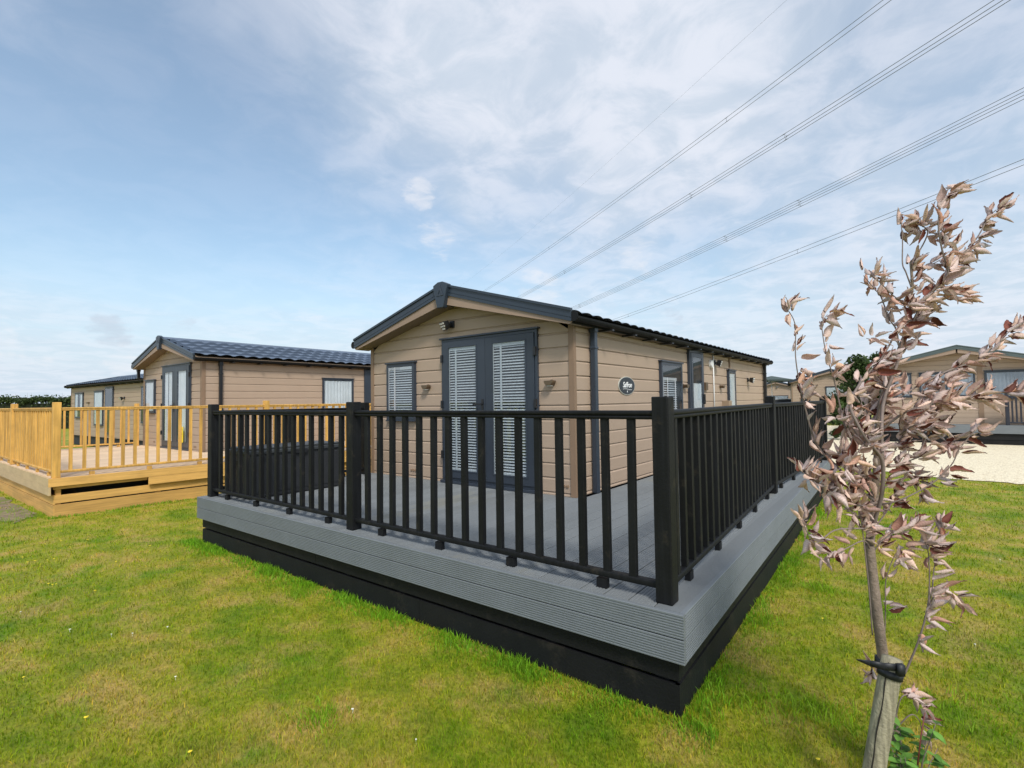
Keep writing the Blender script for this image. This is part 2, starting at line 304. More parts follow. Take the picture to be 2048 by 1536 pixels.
def np_mesh(name,verts,loops,starts,totals,m,parent=None,tint=None,smooth=False):
    me=bpy.data.meshes.new(name); me.vertices.add(len(verts)); me.vertices.foreach_set('co',verts.astype(np.float32).ravel())
    me.loops.add(len(loops)); me.loops.foreach_set('vertex_index',loops.astype(np.int32)); me.polygons.add(len(starts))
    me.polygons.foreach_set('loop_start',starts.astype(np.int32)); me.polygons.foreach_set('loop_total',totals.astype(np.int32))
    if smooth: me.polygons.foreach_set('use_smooth',np.ones(len(starts),bool))
    me.update(calc_edges=True)
    if tint is not None:
        a=me.attributes.new('tint','FLOAT_COLOR','POINT'); a.data.foreach_set('color',np.c_[tint,np.ones(len(tint))].astype(np.float32).ravel())
    me.materials.append(MT[m]); o=bpy.data.objects.new(name,me); C.objects.link(o)
    if parent: o.parent=parent
    return o
def tag(o,label=None,cat=None,group=None,kind=None):
    if label: o['label']=label
    if cat: o['category']=cat
    if group: o['group']=group
    if kind: o['kind']=kind
    return o
def empty(name,loc=(0,0,0),rz=0):
    o=bpy.data.objects.new(name,None); C.objects.link(o); o.location=loc; o.rotation_euler=(0,0,rz); o.empty_display_size=.2; return o
def copy(o,parent=None,loc=None):
    c=o.copy(); C.objects.link(c); c.parent=parent
    if loc is not None: c.location=loc
    return c
# ------------------------------------------------------------------ ground
def sheet(name,pts,z,m,label,cat):
    b=MB(); b.add([(x,y,z) for x,y in pts],[tuple(range(len(pts)))]); o=b.build(name,m)
    if o.data.polygons[0].normal.z<0: o.data.flip_normals()
    o['kind']='structure'; return o
b=MB(); S=900
xs=[-S,-60,-20,0,20,60,S]
b.add([(x,y,GZ) for y in xs for x in xs],[(j*7+i,j*7+i+1,(j+1)*7+i+1,(j+1)*7+i) for j in range(6) for i in range(6)])
b.build('lawn',"lawn")['kind']='structure'
random.seed(3)
def wob(pts,n=10,a=.12):
    o=[]
    for i,(p,q) in enumerate(zip(pts,pts[1:]+pts[:1])):
        for k in range(n):
            t=k/n; o.append((p[0]+(q[0]-p[0])*t+random.uniform(-a,a),p[1]+(q[1]-p[1])*t+random.uniform(-a,a)))
    return o
GRAV=wob([(-.62,11.9),(.99,10.15),(2.5,9.9),(9,9.0),(22,9),(22,19.2),(1.5,21.6),(-1.3,22.6),(-1.5,30),(-6,30),(-4,17)],14,.07)
sheet('gravel_drive',GRAV,GZ+.012,'gravel','','')
DIRT=wob([(-8.75,-1.02),(-9.3,-.72),(-12.5,-.78),(-18,-.7),(-18,-3.2),(-11.6,-1.9),(-9.6,-1.35)],12,.07)
sheet('dirt_path',DIRT,GZ+.008,'dirt','','')
# ------------------------------------------------------------------ timber railing pieces
def rail_prof(w,zt,h):                      # rounded cap over a rounded lower rail
    def rr(w,z0,z1,r,n=3):
        p=[]
        for cx,cz,a0 in ((w/2-r,z1-r,0),(-w/2+r,z1-r,90),(-w/2+r,z0+r,180),(w/2-r,z0+r,270)):
            for k in range(n+1):
                a=R(a0+90*k/n); p.append((cx+r*math.cos(a),cz+r*math.sin(a)))
        return p
    return rr(w,zt-h*.56,zt,h*.22),rr(w*.86,zt-h,zt-h*.52,h*.20)
def bal_mesh(m,h,w=.042,t=.034):
    o=MB().box(-w/2,w/2,-t/2,t/2,0,h).build('baluster',m,bevel=.003); C.objects.unlink(o); return o
BAL={}
def rail(parent,A,B,m,z0,zr,first,pitch,off=(0,0),feet=.6,count=None,limit=[999]):
    """a panel from A to B (plan points). first: distance of the first baluster from A"""
    A=Vector((*A,0)); B=Vector((*B,0)); d=B-A; Ln=d.length; d.normalize(); side=Vector((-d.y,d.x,0)); up=Vector((0,0,1))
    t,l=rail_prof(.060,0,.048)
    mb=MB(); mb.poly_extrude(t,A+up*zr,B+up*zr,side,up); mb.poly_extrude(l,A+up*zr,B+up*zr,side,up); mb.build('handrail',m,parent)
    t2=rail_prof(.046,0,.036)[0]; mb=MB(); mb.poly_extrude([(a,b_*1.8) for a,b_ in t2],A+up*(z0+.10),B+up*(z0+.10),side,up)
    nf=max(1,int(Ln/feet))
    for k in range(nf):
        p=A+d*(Ln*(k+.5)/nf); vs=[p+d*a+side*c+up*h for a in (-.032,.032) for c in (-.016,.016) for h in (z0,z0+.052)]
        mb.add(vs,[(0,1,3,2),(4,6,7,5),(0,4,5,1),(2,3,7,6),(0,2,6,4),(1,5,7,3)])
    mb.build('bottom_rail',m,parent)
    h=zr-.046-(z0+.085); key=(m,round(h,3))
    if key not in BAL: BAL[key]=bal_mesh(m,h)
    x=first; n=0; extra=MB()
    while x<Ln-.05 and (count is None or n<count):
        p=A+d*x
        if limit[0]>0:
            c=copy(BAL[key],parent,(p.x,p.y,z0+.085)); c.rotation_euler=(random.uniform(-.004,.004),random.uniform(-.004,.004),math.atan2(d.y,d.x)+random.uniform(-.03,.03)); limit[0]-=1
        else: extra.add([p+d*a+side*c2+up*(z0+.085+hh) for a in (-.021,.021) for c2 in (-.017,.017) for hh in (0,h)],[(0,1,3,2),(4,6,7,5),(0,4,5,1),(2,3,7,6),(0,2,6,4),(1,5,7,3)])
        x+=pitch; n+=1
    if extra.v: tag(extra.build('baluster',m,parent),kind='stuff')
def post(parent,x,y,z0,z1,m,w=.09,bev=.006):
    o=MB().box(-w/2,w/2,-w/2,w/2,0,z1-z0).build('post',m,parent,bevel=bev,loc=(x,y,z0)); return o
def reeded(mb,A,B,outv,z0,z1,t,n=9,g=.0035):
    """board with fine horizontal grooves on its outer face"""
    A=Vector(A);B=Vector(B);o=Vector(outv);up=Vector((0,0,1)); prof=[(0,z0),(t-.003,z0)]
    p=(z1-z0)/n
    for k in range(n):
        a=z0+k*p
        prof+=[(t-.0005,a+p*.12),(t,a+p*.3),(t,a+p*.62),(t-g,a+p*.76),(t-g,a+p*.92)] if k<n-1 else [(t,a+p*.2),(t,a+p*.8),(t-.003,z1)]
    prof.append((0,z1))
    A0=Vector((A.x,A.y,0));B0=Vector((B.x,B.y,0))
    mb.poly_extrude(prof,A0,B0,o,up)
# ------------------------------------------------------------------ grey decking in front
TD=.014                                     # side edge runs very slightly inwards
DW,DL=5.576,7.5
deck=tag(empty('timber_decking',(-2.8,0,GZ)),'grey raised decking with black balustrade and black skirt, nearest in the photo','decking')
deck.location=(0,0,0)
mb=MB(); bw=.1425; nb=int(DW/bw)
def deck_board(mb,x0,x1,y0,y1,z,n=7,grooved=True,th=.028):
    p=(x1-x0)/n; prof=[(x0,z-th),(x1,z-th),(x1,z-.003)]
    for k in range(n-1,-1,-1):
        a=x0+k*p
        if k==n-1: prof+=[(a+p*.85,z),(a+p*.25,z)]
        elif k==0: prof+=[(a+p,z-.003),(a+p*.8,z-.003),(a+p*.7,z),(a+p*.15,z)]
        else: prof+=[(a+p,z-.003),(a+p*.8,z-.003),(a+p*.7,z),(a+p*.25,z)]
        if 0<k: prof+=[(a+p*.15,z-.003)]
    prof.append((x0,z-.003))
    mb.poly_extrude(prof,(0,y0,0),(0,y1,0),(1,0,0),(0,0,1))
x=-DW+.004; i=0
while x<-.16:
    y1=DL if x>-1.9 else 2.36
    cuts=[.03]+([random.uniform(1.2,3.2)] if False else [])+[y1]
    for a,b_ in zip(cuts,cuts[1:]): deck_board(mb,x,x+bw-.007,a,b_,random.uniform(-.0012,.0012))
    x+=bw; i+=1
for yy in (.8,1.6,2.3,3.2,4.2,5.2,6.2,7.2): mb.box(-DW+.03,-.03 if True else 0,yy-.02,yy+.02,-.14,-.03) if yy<2.2 else mb.box(-1.95,-.13,yy-.02,yy+.02,-.14,-.03)
x0=x
# border board that follows the long right-hand edge
prof_end=-TD*DL
for k in range(1):
    A=Vector((x0,.03,0)); 
    mb.add([(x0+.002,.03,0),( -.026,.03,0),(-.026-TD*DL,DL,0),(x0+.002-TD*DL*.9,DL,0),(x0+.002,.03,-.028),(-.026,.03,-.028),(-.026-TD*DL,DL,-.028),(x0+.002-TD*DL*.9,DL,-.028)],[(0,1,2,3),(4,7,6,5),(0,4,5,1),(1,5,6,2),(2,6,7,3),(3,7,4,0)])
mb.build('deck_boards','dkdeck',deck)
def fascia_pair(parent,A,B,outv,z0,m,cuts1,cuts2,name='fascia_board'):
    A=Vector((*A,0));B=Vector((*B,0))
    for (za,zb,cuts) in ((z0-.117,z0,cuts1),(z0-.238,z0-.1225,cuts2)):
        mb=MB(); c=[0]+cuts+[1]
        for a,b_ in zip(c,c[1:]):
            d=(B-A); P=A+d*a+d.normalized()*.001; Q=A+d*b_-d.normalized()*.001; reeded(mb,P,Q,outv,za,zb,.026)
        mb.build(name,m,parent)
fascia_pair(deck,(-DW,.026),(0,.026),(0,-1,0),.001,'fascia',[.15,.735],[.36])
ov=Vector((1,TD,0)).normalized()
fascia_pair(deck,(-.026,.0262),(-.026-TD*DL,DL),ov,.001,'fascia',[.45],[.7])
fascia_pair(deck,(-DW+.026,.0262),(-DW+.026,2.3),(-1,0,0),.001,'fascia',[],[])
def skirt(parent,A,B,outv,rows,m,cut):
    A=Vector((*A,0));B=Vector((*B,0)); o=Vector(outv); up=Vector((0,0,1)); d=(B-A).normalized()
    for k,(za,zb) in enumerate(rows):
        mb=MB(); c=[0]+([cut[k]] if cut[k] else [])+[1]
        for a,b_ in zip(c,c[1:]):
            mb.poly_extrude([(0,za),(.022,za),(.022,zb),(0,zb)],A+(B-A)*a+d*.0015,A+(B-A)*b_-d*.0015,o,up)
        mb.build('skirt_board',m,parent)
IN=.045
rows=[(-.343,-.2),(GZ-.01,-.362)]
skirt(deck,(-DW+IN,IN+.022),(-IN,IN+.022),(0,-1,0),rows,'stainh',[.42,.66])
skirt(deck,(-IN-.022,IN-.0),(-IN-.022-TD*DL,DL-.05),ov,rows,'stainh',[.5,.3])
skirt(deck,(-DW+IN+.022,IN),(-DW+IN+.022,2.3),(-1,0,0),rows,'stainh',[None,None])
for xx in np.linspace(-DW+.12,-.14,9): MB().box(xx-.035,xx+.035,.07,.13,GZ-.02,-.06).build('deck_leg','stainh',deck)
for yy in np.linspace(1,7.2,8): MB().box(-.2-TD*yy,-.13-TD*yy,yy-.03,yy+.03,GZ-.02,-.06).build('deck_leg','stainh',deck)
mb=MB().box(-DW+.3,-.5,.35,2.2,GZ-.02,-.15); mb.box(-1.9,-.5,2.2,7.2,GZ-.02,-.15); mb.build('underframe','black',deck)
posts=[(-.126,.126),(-2.787,.126),(-5.463,.126),(-.285,3.73),(-.165,7.38),(-5.463,2.22)]
for (px_,py_) in posts: post(deck,px_,py_,.001,1.057,'stain')
zr=.985; LIM=[100]
rail(deck,(-.171,.126),(-2.742,.126),'stain',0,zr,.137,.1527,feet=.62,limit=LIM)
rail(deck,(-2.832,.126),(-5.418,.126),'stain',0,zr,.130,.1535,feet=.62,limit=LIM)
rail(deck,(-.128,.171),(-.280,3.685),'stain',0,zr,.12,.1525,feet=.62,limit=LIM)
rail(deck,(-.280,3.775),(-.168,7.335),'stain',0,zr,.12,.1525,feet=.62,limit=LIM)
rail(deck,(-5.463,.171),(-5.463,2.175),'stain',0,zr,.12,.1525,feet=.62,limit=LIM)
# ------------------------------------------------------------------ storage box
sb=tag(empty('storage_box',(-5.09,.815,.0)),'low black plastic storage box against the balustrade on the grey decking','storage box')
mb=MB().box(-.26,.26,-.57,.57,.012,.49)
for yy in np.linspace(-.49,.49,9): mb.box(.26,.268,yy-.045,yy+.045,.06,.46)
for s1 in (-1,1):
    for s2 in (-1,1): mb.box(s1*.2-.03,s1*.2+.03,s2*.5-.03,s2*.5+.03,0,.012)
mb.build('box_body','box',sb,bevel=.006)
mb=MB().box(-.28,.285,-.595,.595,.492,.535); mb.box(-.25,.25,-.56,.56,.535,.56); mb.build('lid','boxlid',sb,bevel=.01)
MB().box(.285,.30,-.09,.09,.47,.52).build('latch','black',sb,bevel=.004)
for s in (-1,1): MB().box(-.08,.08,s*.57-.0 if s>0 else -.587,.587 if s>0 else -.57,.36,.42).build('handle','black',sb,bevel=.005)
# ------------------------------------------------------------------ cabins
PB=.16
def cladding(mb,span,z0,z1,first=.04,z00=0):
    """span(z)->(x0,x1) at height z, outer side is -y"""
    zs=[]; z=first
    rows=[]
    k=0
    cur=z0; edges=[z0]
    e=first
    while e<z1:
        if e>z0+.02: edges.append(e)
        e+=PB
    edges.append(z1)
    for a,b_ in zip(edges,edges[1:]):
        sub=[(a,0.0),(min(a+.007,b_),0.0),(min(a+.008,b_),-.006),(min(a+.026,b_),-.006),(b_,-.017)] if False else \
            [(a,-.020),(max(a,b_-.028),-.020),(max(a,b_-.009),-.006),(b_-.0005,-.006),(b_,-.020)]
        for (p,q) in zip(sub,sub[1:]):
            (za,ya),(zb,yb)=p,q
            if zb<=za: continue
            xa0,xa1=span(za); xb0,xb1=span(zb)
            mb.add([(xa0,ya,za),(xa1,ya,za),(xb1,yb,zb),(xb0,yb,zb)],[(0,1,2,3)])
    return mb
def blind(parent,x0,x1,z0,z1,y,tapes=(.27,),pitch=.034,fade=0):
    mb=MB(); n=int((z1-z0-.05)/pitch); 
    for k in range(n):
        z=z1-.045-k*pitch-.012; a=R(38+random.uniform(-4,4)); c,s=.0145*math.cos(a),.0145*math.sin(a)
        vs=[(x0,y-c,z-s),(x0,y,z+.002),(x0,y+c,z+s),(x1,y-c,z-s),(x1,y,z+.002),(x1,y+c,z+s)]
        mb.add(vs,[(0,1,4,3),(1,2,5,4)])
    mb.box(x0,x1,y-.016,y+.012,z1-.045,z1-.003); mb.box(x0,x1,y-.012,y+.010,z0+.004,z0+.022)
    for t in tapes: xx=x0+(x1-x0)*t; mb.box(xx-.014,xx+.014,y-.021,y-.018,z0+.004,z1-.003)
    mb.box(x0,x0+.012,y-.021,y-.018,z0+.004,z1-.003)
    return mb.build('blind','slat',parent)
def curtain(parent,x0,x1,z0,z1,y,m='curtain',flare=0):
    mb=MB(); n=max(8,int((x1-x0)/.012)); vs=[]; ph=random.uniform(0,6)
    for j,(z,fl) in enumerate(((z0,1),((z0+z1)/2,.6),(z1,0))):
        for i in range(n+1):
            t=i/n; vs.append((x0+(x1-x0)*t*(1-flare*(1-fl)) ,y+.012*math.sin(t*(x1-x0)*70+ph+.6*math.sin(t*9))*(.6+.4*math.sin(t*13+j)),z))
    fs=[(j*(n+1)+i,j*(n+1)+i+1,(j+1)*(n+1)+i+1,(j+1)*(n+1)+i) for j in range(2) for i in range(n)]
    mb.add(vs,fs); return mb.build('curtain',m,parent,smooth=True)
def frame_mb(x0,x1,z0,z1,w,y0,y1,mb=None):
    mb=mb or MB(); mb.box(x0,x0+w,y0,y1,z0,z1); mb.box(x1-w,x1,y0,y1,z0,z1); mb.box(x0+w,x1-w,y0,y1,z1-w,z1); mb.box(x0+w,x1-w,y0,y1,z0,z0+w); return mb
def window(parent,loc,rz,w,h,content,fw=.045,mull=(),drip=True,m='frame',cm='curtain'):
    mb=frame_mb(0,w,0,h,fw,-.075,.0)
    for t in mull: mb.box(w*t-.025,w*t+.025,-.072,0,fw,h-fw)
    if drip: mb.box(-.02,w+.02,-.098,-.0,h,h+.022); mb.box(-.01,w+.01,-.09,-.0,-.018,0)
    o=mb.build('window',m,parent,bevel=.004); o.location=loc; o.rotation_euler=(0,0,rz)
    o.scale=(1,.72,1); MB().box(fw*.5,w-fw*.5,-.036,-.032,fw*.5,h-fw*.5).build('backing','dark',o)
    MB().box(fw,w-fw,-.071,-.068,fw,h-fw).build('pane','glass',o)
    if content=='blind': blind(o,fw+.004,w-fw-.004,fw,h-fw,-.052)
    elif content=='blind2': blind(o,fw+.004,w-fw-.2,fw,h*.72,-.052,tapes=(.3,.85))
    elif content=='curtain': curtain(o,fw+.004,w-fw-.004,fw,h-fw-.01,-.052,cm)
    elif content=='curtains':
        curtain(o,fw+.004,fw+(w-2*fw)*.33,fw,h-fw-.01,-.052); curtain(o,w-fw-(w-2*fw)*.33,w-fw-.004,fw,h-fw-.01,-.052)
    elif content=='halfcurtain':
        MB().box(fw,w-fw,-.05,-.04,fw,h*.5).build('blind','curtain',o)
    return o
def roof_side(mb,W2,L,zr,ze,ov,y0,y1,wave=.24,row=.36,amp=.020,sgn=1,xc=0):
    """pantile sheet from ridge to eave on one side"""
    run=W2+ov; sl=math.hypot(run,zr-ze); rows_=max(2,int(round(sl/row))); nseg=int((y1-y0)/wave*6)
    nx,nz=(zr-ze)/sl,run/sl; vs=[];fs=[]
    ys=np.linspace(y0,y1,nseg+1); w=amp*(np.abs(np.sin(math.pi*ys/wave))**.7)
    lines=[]
    for r_ in range(rows_):
        lines.append((r_/rows_,0.0,.45)); lines.append(((r_+1)/rows_-.0001,.026,1.45))
    for (t,h,af) in lines:
        for y,ww in zip(ys,w):
            n=ww*af+h; vs.append((xc+sgn*(run*t+nx*n),y,zr+(ze-zr)*t+nz*n))
    m=nseg+1
    for a in range(len(lines)-1):
        for i in range(nseg): fs.append((a*m+i,a*m+i+1,(a+1)*m+i+1,(a+1)*m+i))
    mb.add(vs,fs)
def cabin(name,label,origin,rz,L,W=3.5,base=0,wall=1.87,rise=.52,drop=.0,roofm='roof',cat='cabin',ornament=True,sides=(1,1,1,1),ovf=.22,det=True,skirtz=-.5,group='tan clad holiday cabins',trimw=.035,ove=.10,tile=.018):
    c=tag(empty(name,origin,rz),label,cat,group)
    up=Vector((0,0,1)); H=wall; half=W/2; slope=rise/half
    def gspan(z):
        if z<=H: return (-W+.0,0.0)
        d=(z-H)/slope; return (-W+d,-d)
    z0=base
    mb=MB(); cladding(mb,gspan,z0,H+rise-.02,first=base+.04); f=mb.build('front_wall','clad',c)
    mb=MB(); cladding(mb,lambda z:(0,L),z0,H,first=base+.04); s=mb.build('side_wall','clad',c); s.rotation_euler=(0,0,R(90))
    mb=MB(); cladding(mb,lambda z:(-L,0),z0,H,first=base+.04); s=mb.build('side_wall','clad',c); s.rotation_euler=(0,0,R(-90)); s.location=(-W,0,0)
    mb=MB(); cladding(mb,lambda z:(0-gspan(z)[1],0-gspan(z)[0]) if False else (-gspan(z)[1],-gspan(z)[0]),z0,H+rise-.02,first=base+.04); s=mb.build('rear_wall','clad',c); s.rotation_euler=(0,0,R(180)); s.location=(0,L,0)
    MB().box(-W+.03,-.03,.03,L-.03,z0+.01,H-.01).build('core','dark',c)
    # chassis skirt to the ground
    if skirtz<base-.05: MB().box(-W+.05,-.05,.05,L-.05,skirtz,base).build('base_skirt','dark',c)
    for (x,y) in ((0,0),(-W,0),(0,L),(-W,L)):
        sx=1 if x==0 else -1; sy=-1 if y==0 else 1
        mb=MB(); w=trimw
        mb.box(min(x-sx*w,x+sx*.026),max(x-sx*w,x+sx*.026),min(y+sy*.0205,y+sy*.031),max(y+sy*.0205,y+sy*.031),z0,H-.0)
        mb.box(min(x+sx*.0205,x+sx*.031),max(x+sx*.0205,x+sx*.031),min(y-sy*w*.6,y+sy*.0305),max(y-sy*w*.6,y+sy*.0305),z0+.001,H-.001)
        mb.build('corner_trim','trim',c)
    ze=H+.075; zr_=H+rise+.10; xo=-half; ov=.12
    # roof
    mb=MB()
    for sg in (1,-1): roof_side(mb,half,L,zr_,ze,ov,-ovf+.05,L+.15,sgn=sg,xc=xo,amp=tile,wave=.24 if tile<.03 else .29)
    rf=mb.build('roof',roofm,c)
    # solid deck under the sheet
    mb=MB(); pr=[(xo-half-ov+.01,ze-.035),(xo,zr_-.035),(xo+half+ov-.01,ze-.035),(xo+half+ov-.01,ze-.01),(xo,zr_-.008),(xo-half-ov+.01,ze-.01)]
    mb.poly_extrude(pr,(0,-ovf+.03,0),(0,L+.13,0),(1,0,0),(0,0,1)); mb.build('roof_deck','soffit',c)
    mb=MB(); k=(zr_-ze)/(half+ov); a=.11
    mb.poly_extrude([(xo-a,zr_-a*k+.036),(xo-a*.25,zr_+.052),(xo+a*.25,zr_+.052),(xo+a,zr_-a*k+.036),(xo+a,zr_-a*k+.02),(xo,zr_+.03),(xo-a,zr_-a*k+.02)],(0,-ovf+.0,0),(0,L+.15,0),(1,0,0),(0,0,1)); mb.build('ridge_cap',roofm,c)
    # barge boards (front and back), profiled in three steps, tan board below
    for ysgn,yy in ((-1,-ovf),(1,L+.13)):
        for sg in (1,-1):
            def P(t,dz): return (xo+sg*(half+ov+.02)*t, zr_+(ze-zr_)*t+dz)
            tops=.058
            mb=MB()
            for (d0,d1,yo) in ((tops,tops-.028,.045),(tops-.028,tops-.098,.030),(tops-.098,tops-.104,.018),(tops-.104,tops-.140,.032)):
                q=[P(0.0,d0),P(1,d0),P(1,d1),P(0.0,d1)]
                ya,yb=(yy-yo,yy) if ysgn<0 else (yy,yy+yo)
                mb.add([(x,y,z) for y in (ya,yb) for x,z in q],[(0,1,2,3),(7,6,5,4),(0,4,5,1),(1,5,6,2),(2,6,7,3),(3,7,4,0)])
            mb.build('barge_board','barge' if roofm!='roofteal' else 'roofteal',c)
            q=[P(0.01,tops-.140),P(1,tops-.140),P(.985,tops-.172),P(0.01,tops-.262)]
            ya,yb=(yy-.016,yy-.002) if ysgn<0 else (yy+.002,yy+.016)
            MB().add([(x,y,z) for y in (ya,yb) for x,z in q],[(0,1,2,3),(7,6,5,4),(0,4,5,1),(1,5,6,2),(2,6,7,3),(3,7,4,0)]).build('verge_board','verge',c)
            # soffit under the front overhang
            y0_,y1_=(-ovf,.0) if ysgn<0 else (L,L+.13)
            q=[P(0.01,tops-.262),P(.985,tops-.172),P(.985,tops-.160),P(0.01,tops-.250)]
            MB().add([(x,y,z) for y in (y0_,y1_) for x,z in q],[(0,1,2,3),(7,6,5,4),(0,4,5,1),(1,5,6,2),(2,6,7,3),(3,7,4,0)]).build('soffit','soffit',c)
    if ornament:
        mb=MB(); y=-ovf-.075; yb=-ovf-.0
        q=[(-.125,zr_+.035),(-.04,zr_+.072),(.04,zr_+.072),(.125,zr_+.035),(.118,zr_-.02),(.055,zr_-.255),(-.055,zr_-.255),(-.118,zr_-.02)]
        n=len(q); mb.add([(xo+x,y,z) for x,z in q]+[(xo+x,yb,z) for x,z in q],[tuple(range(n)),tuple(range(2*n-1,n-1,-1))]+[(i,(i+1)%n,(i+1)%n+n,i+n) for i in range(n)])
        fo=mb.build('gable_finial','barge',c,bevel=.006)
        mb=MB(); T=[(-.062,zr_-.105),(.062,zr_-.105),(0,zr_+.035)]; t2=[(-.028,zr_-.088),(.022,zr_-.088),(-.004,zr_-.03)]
        for i in range(3):
            p,q_=T[i],T[(i+1)%3]; r1,r2=t2[i],t2[(i+1)%3]
            mb.add([(xo+a[0],yy2,a[1]) for yy2 in (y-.007,y-.001) for a in (p,q_,r2,r1)],[(0,1,2,3),(7,6,5,4),(0,4,5,1),(1,5,6,2),(2,6,7,3),(3,7,4,0)])
        mb.build('emblem','frame',fo)
    # eaves: fascia, gutter, brackets, tan soffit
    for sg in (1,-1):
        xe=xo+sg*half
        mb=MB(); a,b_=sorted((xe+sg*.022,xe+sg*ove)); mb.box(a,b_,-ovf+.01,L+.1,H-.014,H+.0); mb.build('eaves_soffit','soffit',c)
        a,b_=sorted((xe+sg*ove,xe+sg*(ove+.018))); MB().box(a,b_,-ovf,L+.13,H-.016,H+.055).build('eaves_fascia','gutter',c)
        mb=MB(); gx=xe+sg*(ove+.065); n=8
        prof=[(gx+.048*math.cos(R(180+180*k/n)),H+.048+.052*math.sin(R(180+180*k/n))) for k in range(n+1)]
        prof+= [(gx+.041*math.cos(R(360-180*k/n)),H+.048+.045*math.sin(R(360-180*k/n))) for k in range(n+1)]
        mb.poly_extrude(prof,(0,-ovf-.02,0),(0,L+.15,0),(1,0,0),(0,0,1))
        for yy in (-ovf-.025,L+.15): mb.cyl((gx,yy,H+.046),.055,.055,.008,'y',12)
        g=mb.build('gutter','gutter',c)
        br=None
        for yy in np.arange(.55,L,.62):
            if br is None:
                a,b_=sorted((xe+sg*.03,xe+sg*(ove+.115))); a2,b2=sorted((xe+sg*.03,xe+sg*ove)); br=MB().box(a,b_,-.022,.022,H-.034,H-.0165).build('gutter_bracket','black',c); br.location=(0,yy,0)
            else: copy(br,c,(0,yy,0))
    return c
def downpipe(c,x,y,z0,z1,w=.032,lean=0,m='barge'):
    mb=MB(); mb.box(x-w,x+w,y-w,y+w,z0,z1)
    for zz in (z1-.28,z1*.45): mb.box(x-w-.006,x+w+.006,y-w-.006,y+w+.012,zz,zz+.03); mb.box(x-.06,x,y-.012,y+.012,zz+.005,zz+.02)
    mb.box(x-w-.008,x+w+.008,y-w-.008,y+w+.008,z1-.09,z1+.02)
    return mb.build('downpipe',m,c,bevel=.008)
def french_door(c,u0,u1,z0,z1,glass,content,dname='french_door'):
    mb=frame_mb(u0,u1,z0,z1,.035,-.07,-.0); mb.box(u0-.025,u1+.025,-.10,0,z1,z1+.022); mb.box(u0-.01,u1+.01,-.12,0,z0-.035,z0)
    d=mb.build(dname,'frame',c,bevel=.004); d.scale=(1,.75,1)
    mid=(u0+u1)/2; 
    for a,b_,(g0,g1) in ((u0+.037,mid-.002,glass[0]),(mid+.002,u1-.037,glass[1])):
        gz0,gz1=glass[2]
        m2=MB(); y0,y1=-.088,-.03
        m2.box(a,g0,y0,y1,z0+.037,z1-.037); m2.box(g1,b_,y0,y1,z0+.037,z1-.037); m2.box(g0,g1,y0,y1,gz1,z1-.037); m2.box(g0,g1,y0,y1,z0+.037,gz0)
        frame_mb(g0-.012,g1+.012,gz0-.012,gz1+.012,.018,-.096,-.084,m2)
        m2.build('door_leaf','frame',d,bevel=.003)
        MB().box(g0,g1,-.084,-.080,gz0,gz1).build('pane','glass',d)
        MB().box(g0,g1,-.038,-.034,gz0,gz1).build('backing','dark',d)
        if content=='blind': blind(d,g0+.003,g1-.003,gz0,gz1,-.058,tapes=(.25,))
        else:
            curtain(d,g0+.003,g0+(g1-g0)*(.35 if a<mid-.1 else .95),gz0,gz1,-.058); 
            if a<mid-.1: curtain(d,g0+(g1-g0)*.52,g1-.003,gz0,gz1,-.058,flare=0)
    mb=MB(); hx=mid-.045; hz=z0+.93
    mb.box(hx-.016,hx+.016,-.100,-.088,hz-.11,hz+.11); mb.cyl((hx,-.10,hz+.05),.010,.010,-.04,'y',10); mb.box(hx-.13,hx+.01,-.146,-.134,hz+.040,hz+.060); mb.cyl((hx,-.10,hz-.05),.009,.009,-.012,'y',10)
    mb.build('handle','black',d,bevel=.003)
    for x in (u0+.02,u1-.02):
        for zz in (z0+.28,z0+.93,z1-.30): MB().box(x-.016,x+.016,-.112,-.070,zz,zz+.10).build('hinge','black',d,bevel=.003)
    return d
def wall_lamp(c,loc,rz=0,label=None):
    mb=MB(); mb.cyl((0,-.001,0),.035,.035,-.012,'y',16)
    prof=[(-.058,.022),(.058,.022),(.058,.0),(.03,-.032),(-.03,-.032),(-.058,.0)]
    mb.add([(x,y,z) for y in (-.013,-.085) for x,z in prof],[tuple(range(6)),tuple(range(11,5,-1))]+[(i,(i+1)%6,(i+1)%6+6,i+6) for i in range(6)])
    o=mb.build('wall_lamp','brass',c,bevel=.004); o.location=loc; o.rotation_euler=(0,0,rz)
    m2=MB().box(-.026,.026,-.070,-.030,-.040,-.033); m2.build('lens','led',o); return o
def floodlight(c,loc,rz,tilt=35,yaw=0):
    mb=MB().box(-.035,.035,-.03,0,-.04,.05); mb.cyl((0,-.03,0),.016,.016,-.05,'y',10)
    o=mb.build('floodlight','black',c,bevel=.004); o.location=loc; o.rotation_euler=(0,0,rz)
    mb=MB(); prof=[(-.085,.055),(.085,.055),(.085,-.01),(.05,-.07),(-.05,-.07),(-.085,-.01)]
    mb.add([(x,y,z) for y,s in ((0,.75),(-.075,1)) for x,z in [(a*s,b*s) for a,b in prof]],[tuple(range(6)),tuple(range(11,5,-1))]+[(i,(i+1)%6,(i+1)%6+6,i+6) for i in range(6)])
    h=mb.build('lamp_head','black',o,bevel=.005); h.location=(-.03,-.07,.01); h.rotation_euler=(R(tilt),0,R(yaw))
    mb=MB()
    for i in range(3):
        for j in range(3-(1 if i==0 else 0)):
            x=(j-1+(.5 if i==0 else 0))*.045; z=(i-1)*.036-.004
            mb.box(x-.014,x+.014,-.082,-.076,z-.011,z+.011)
    l=mb.build('led_lens','led',o); l.location=h.location; l.rotation_euler=h.rotation_euler; return o
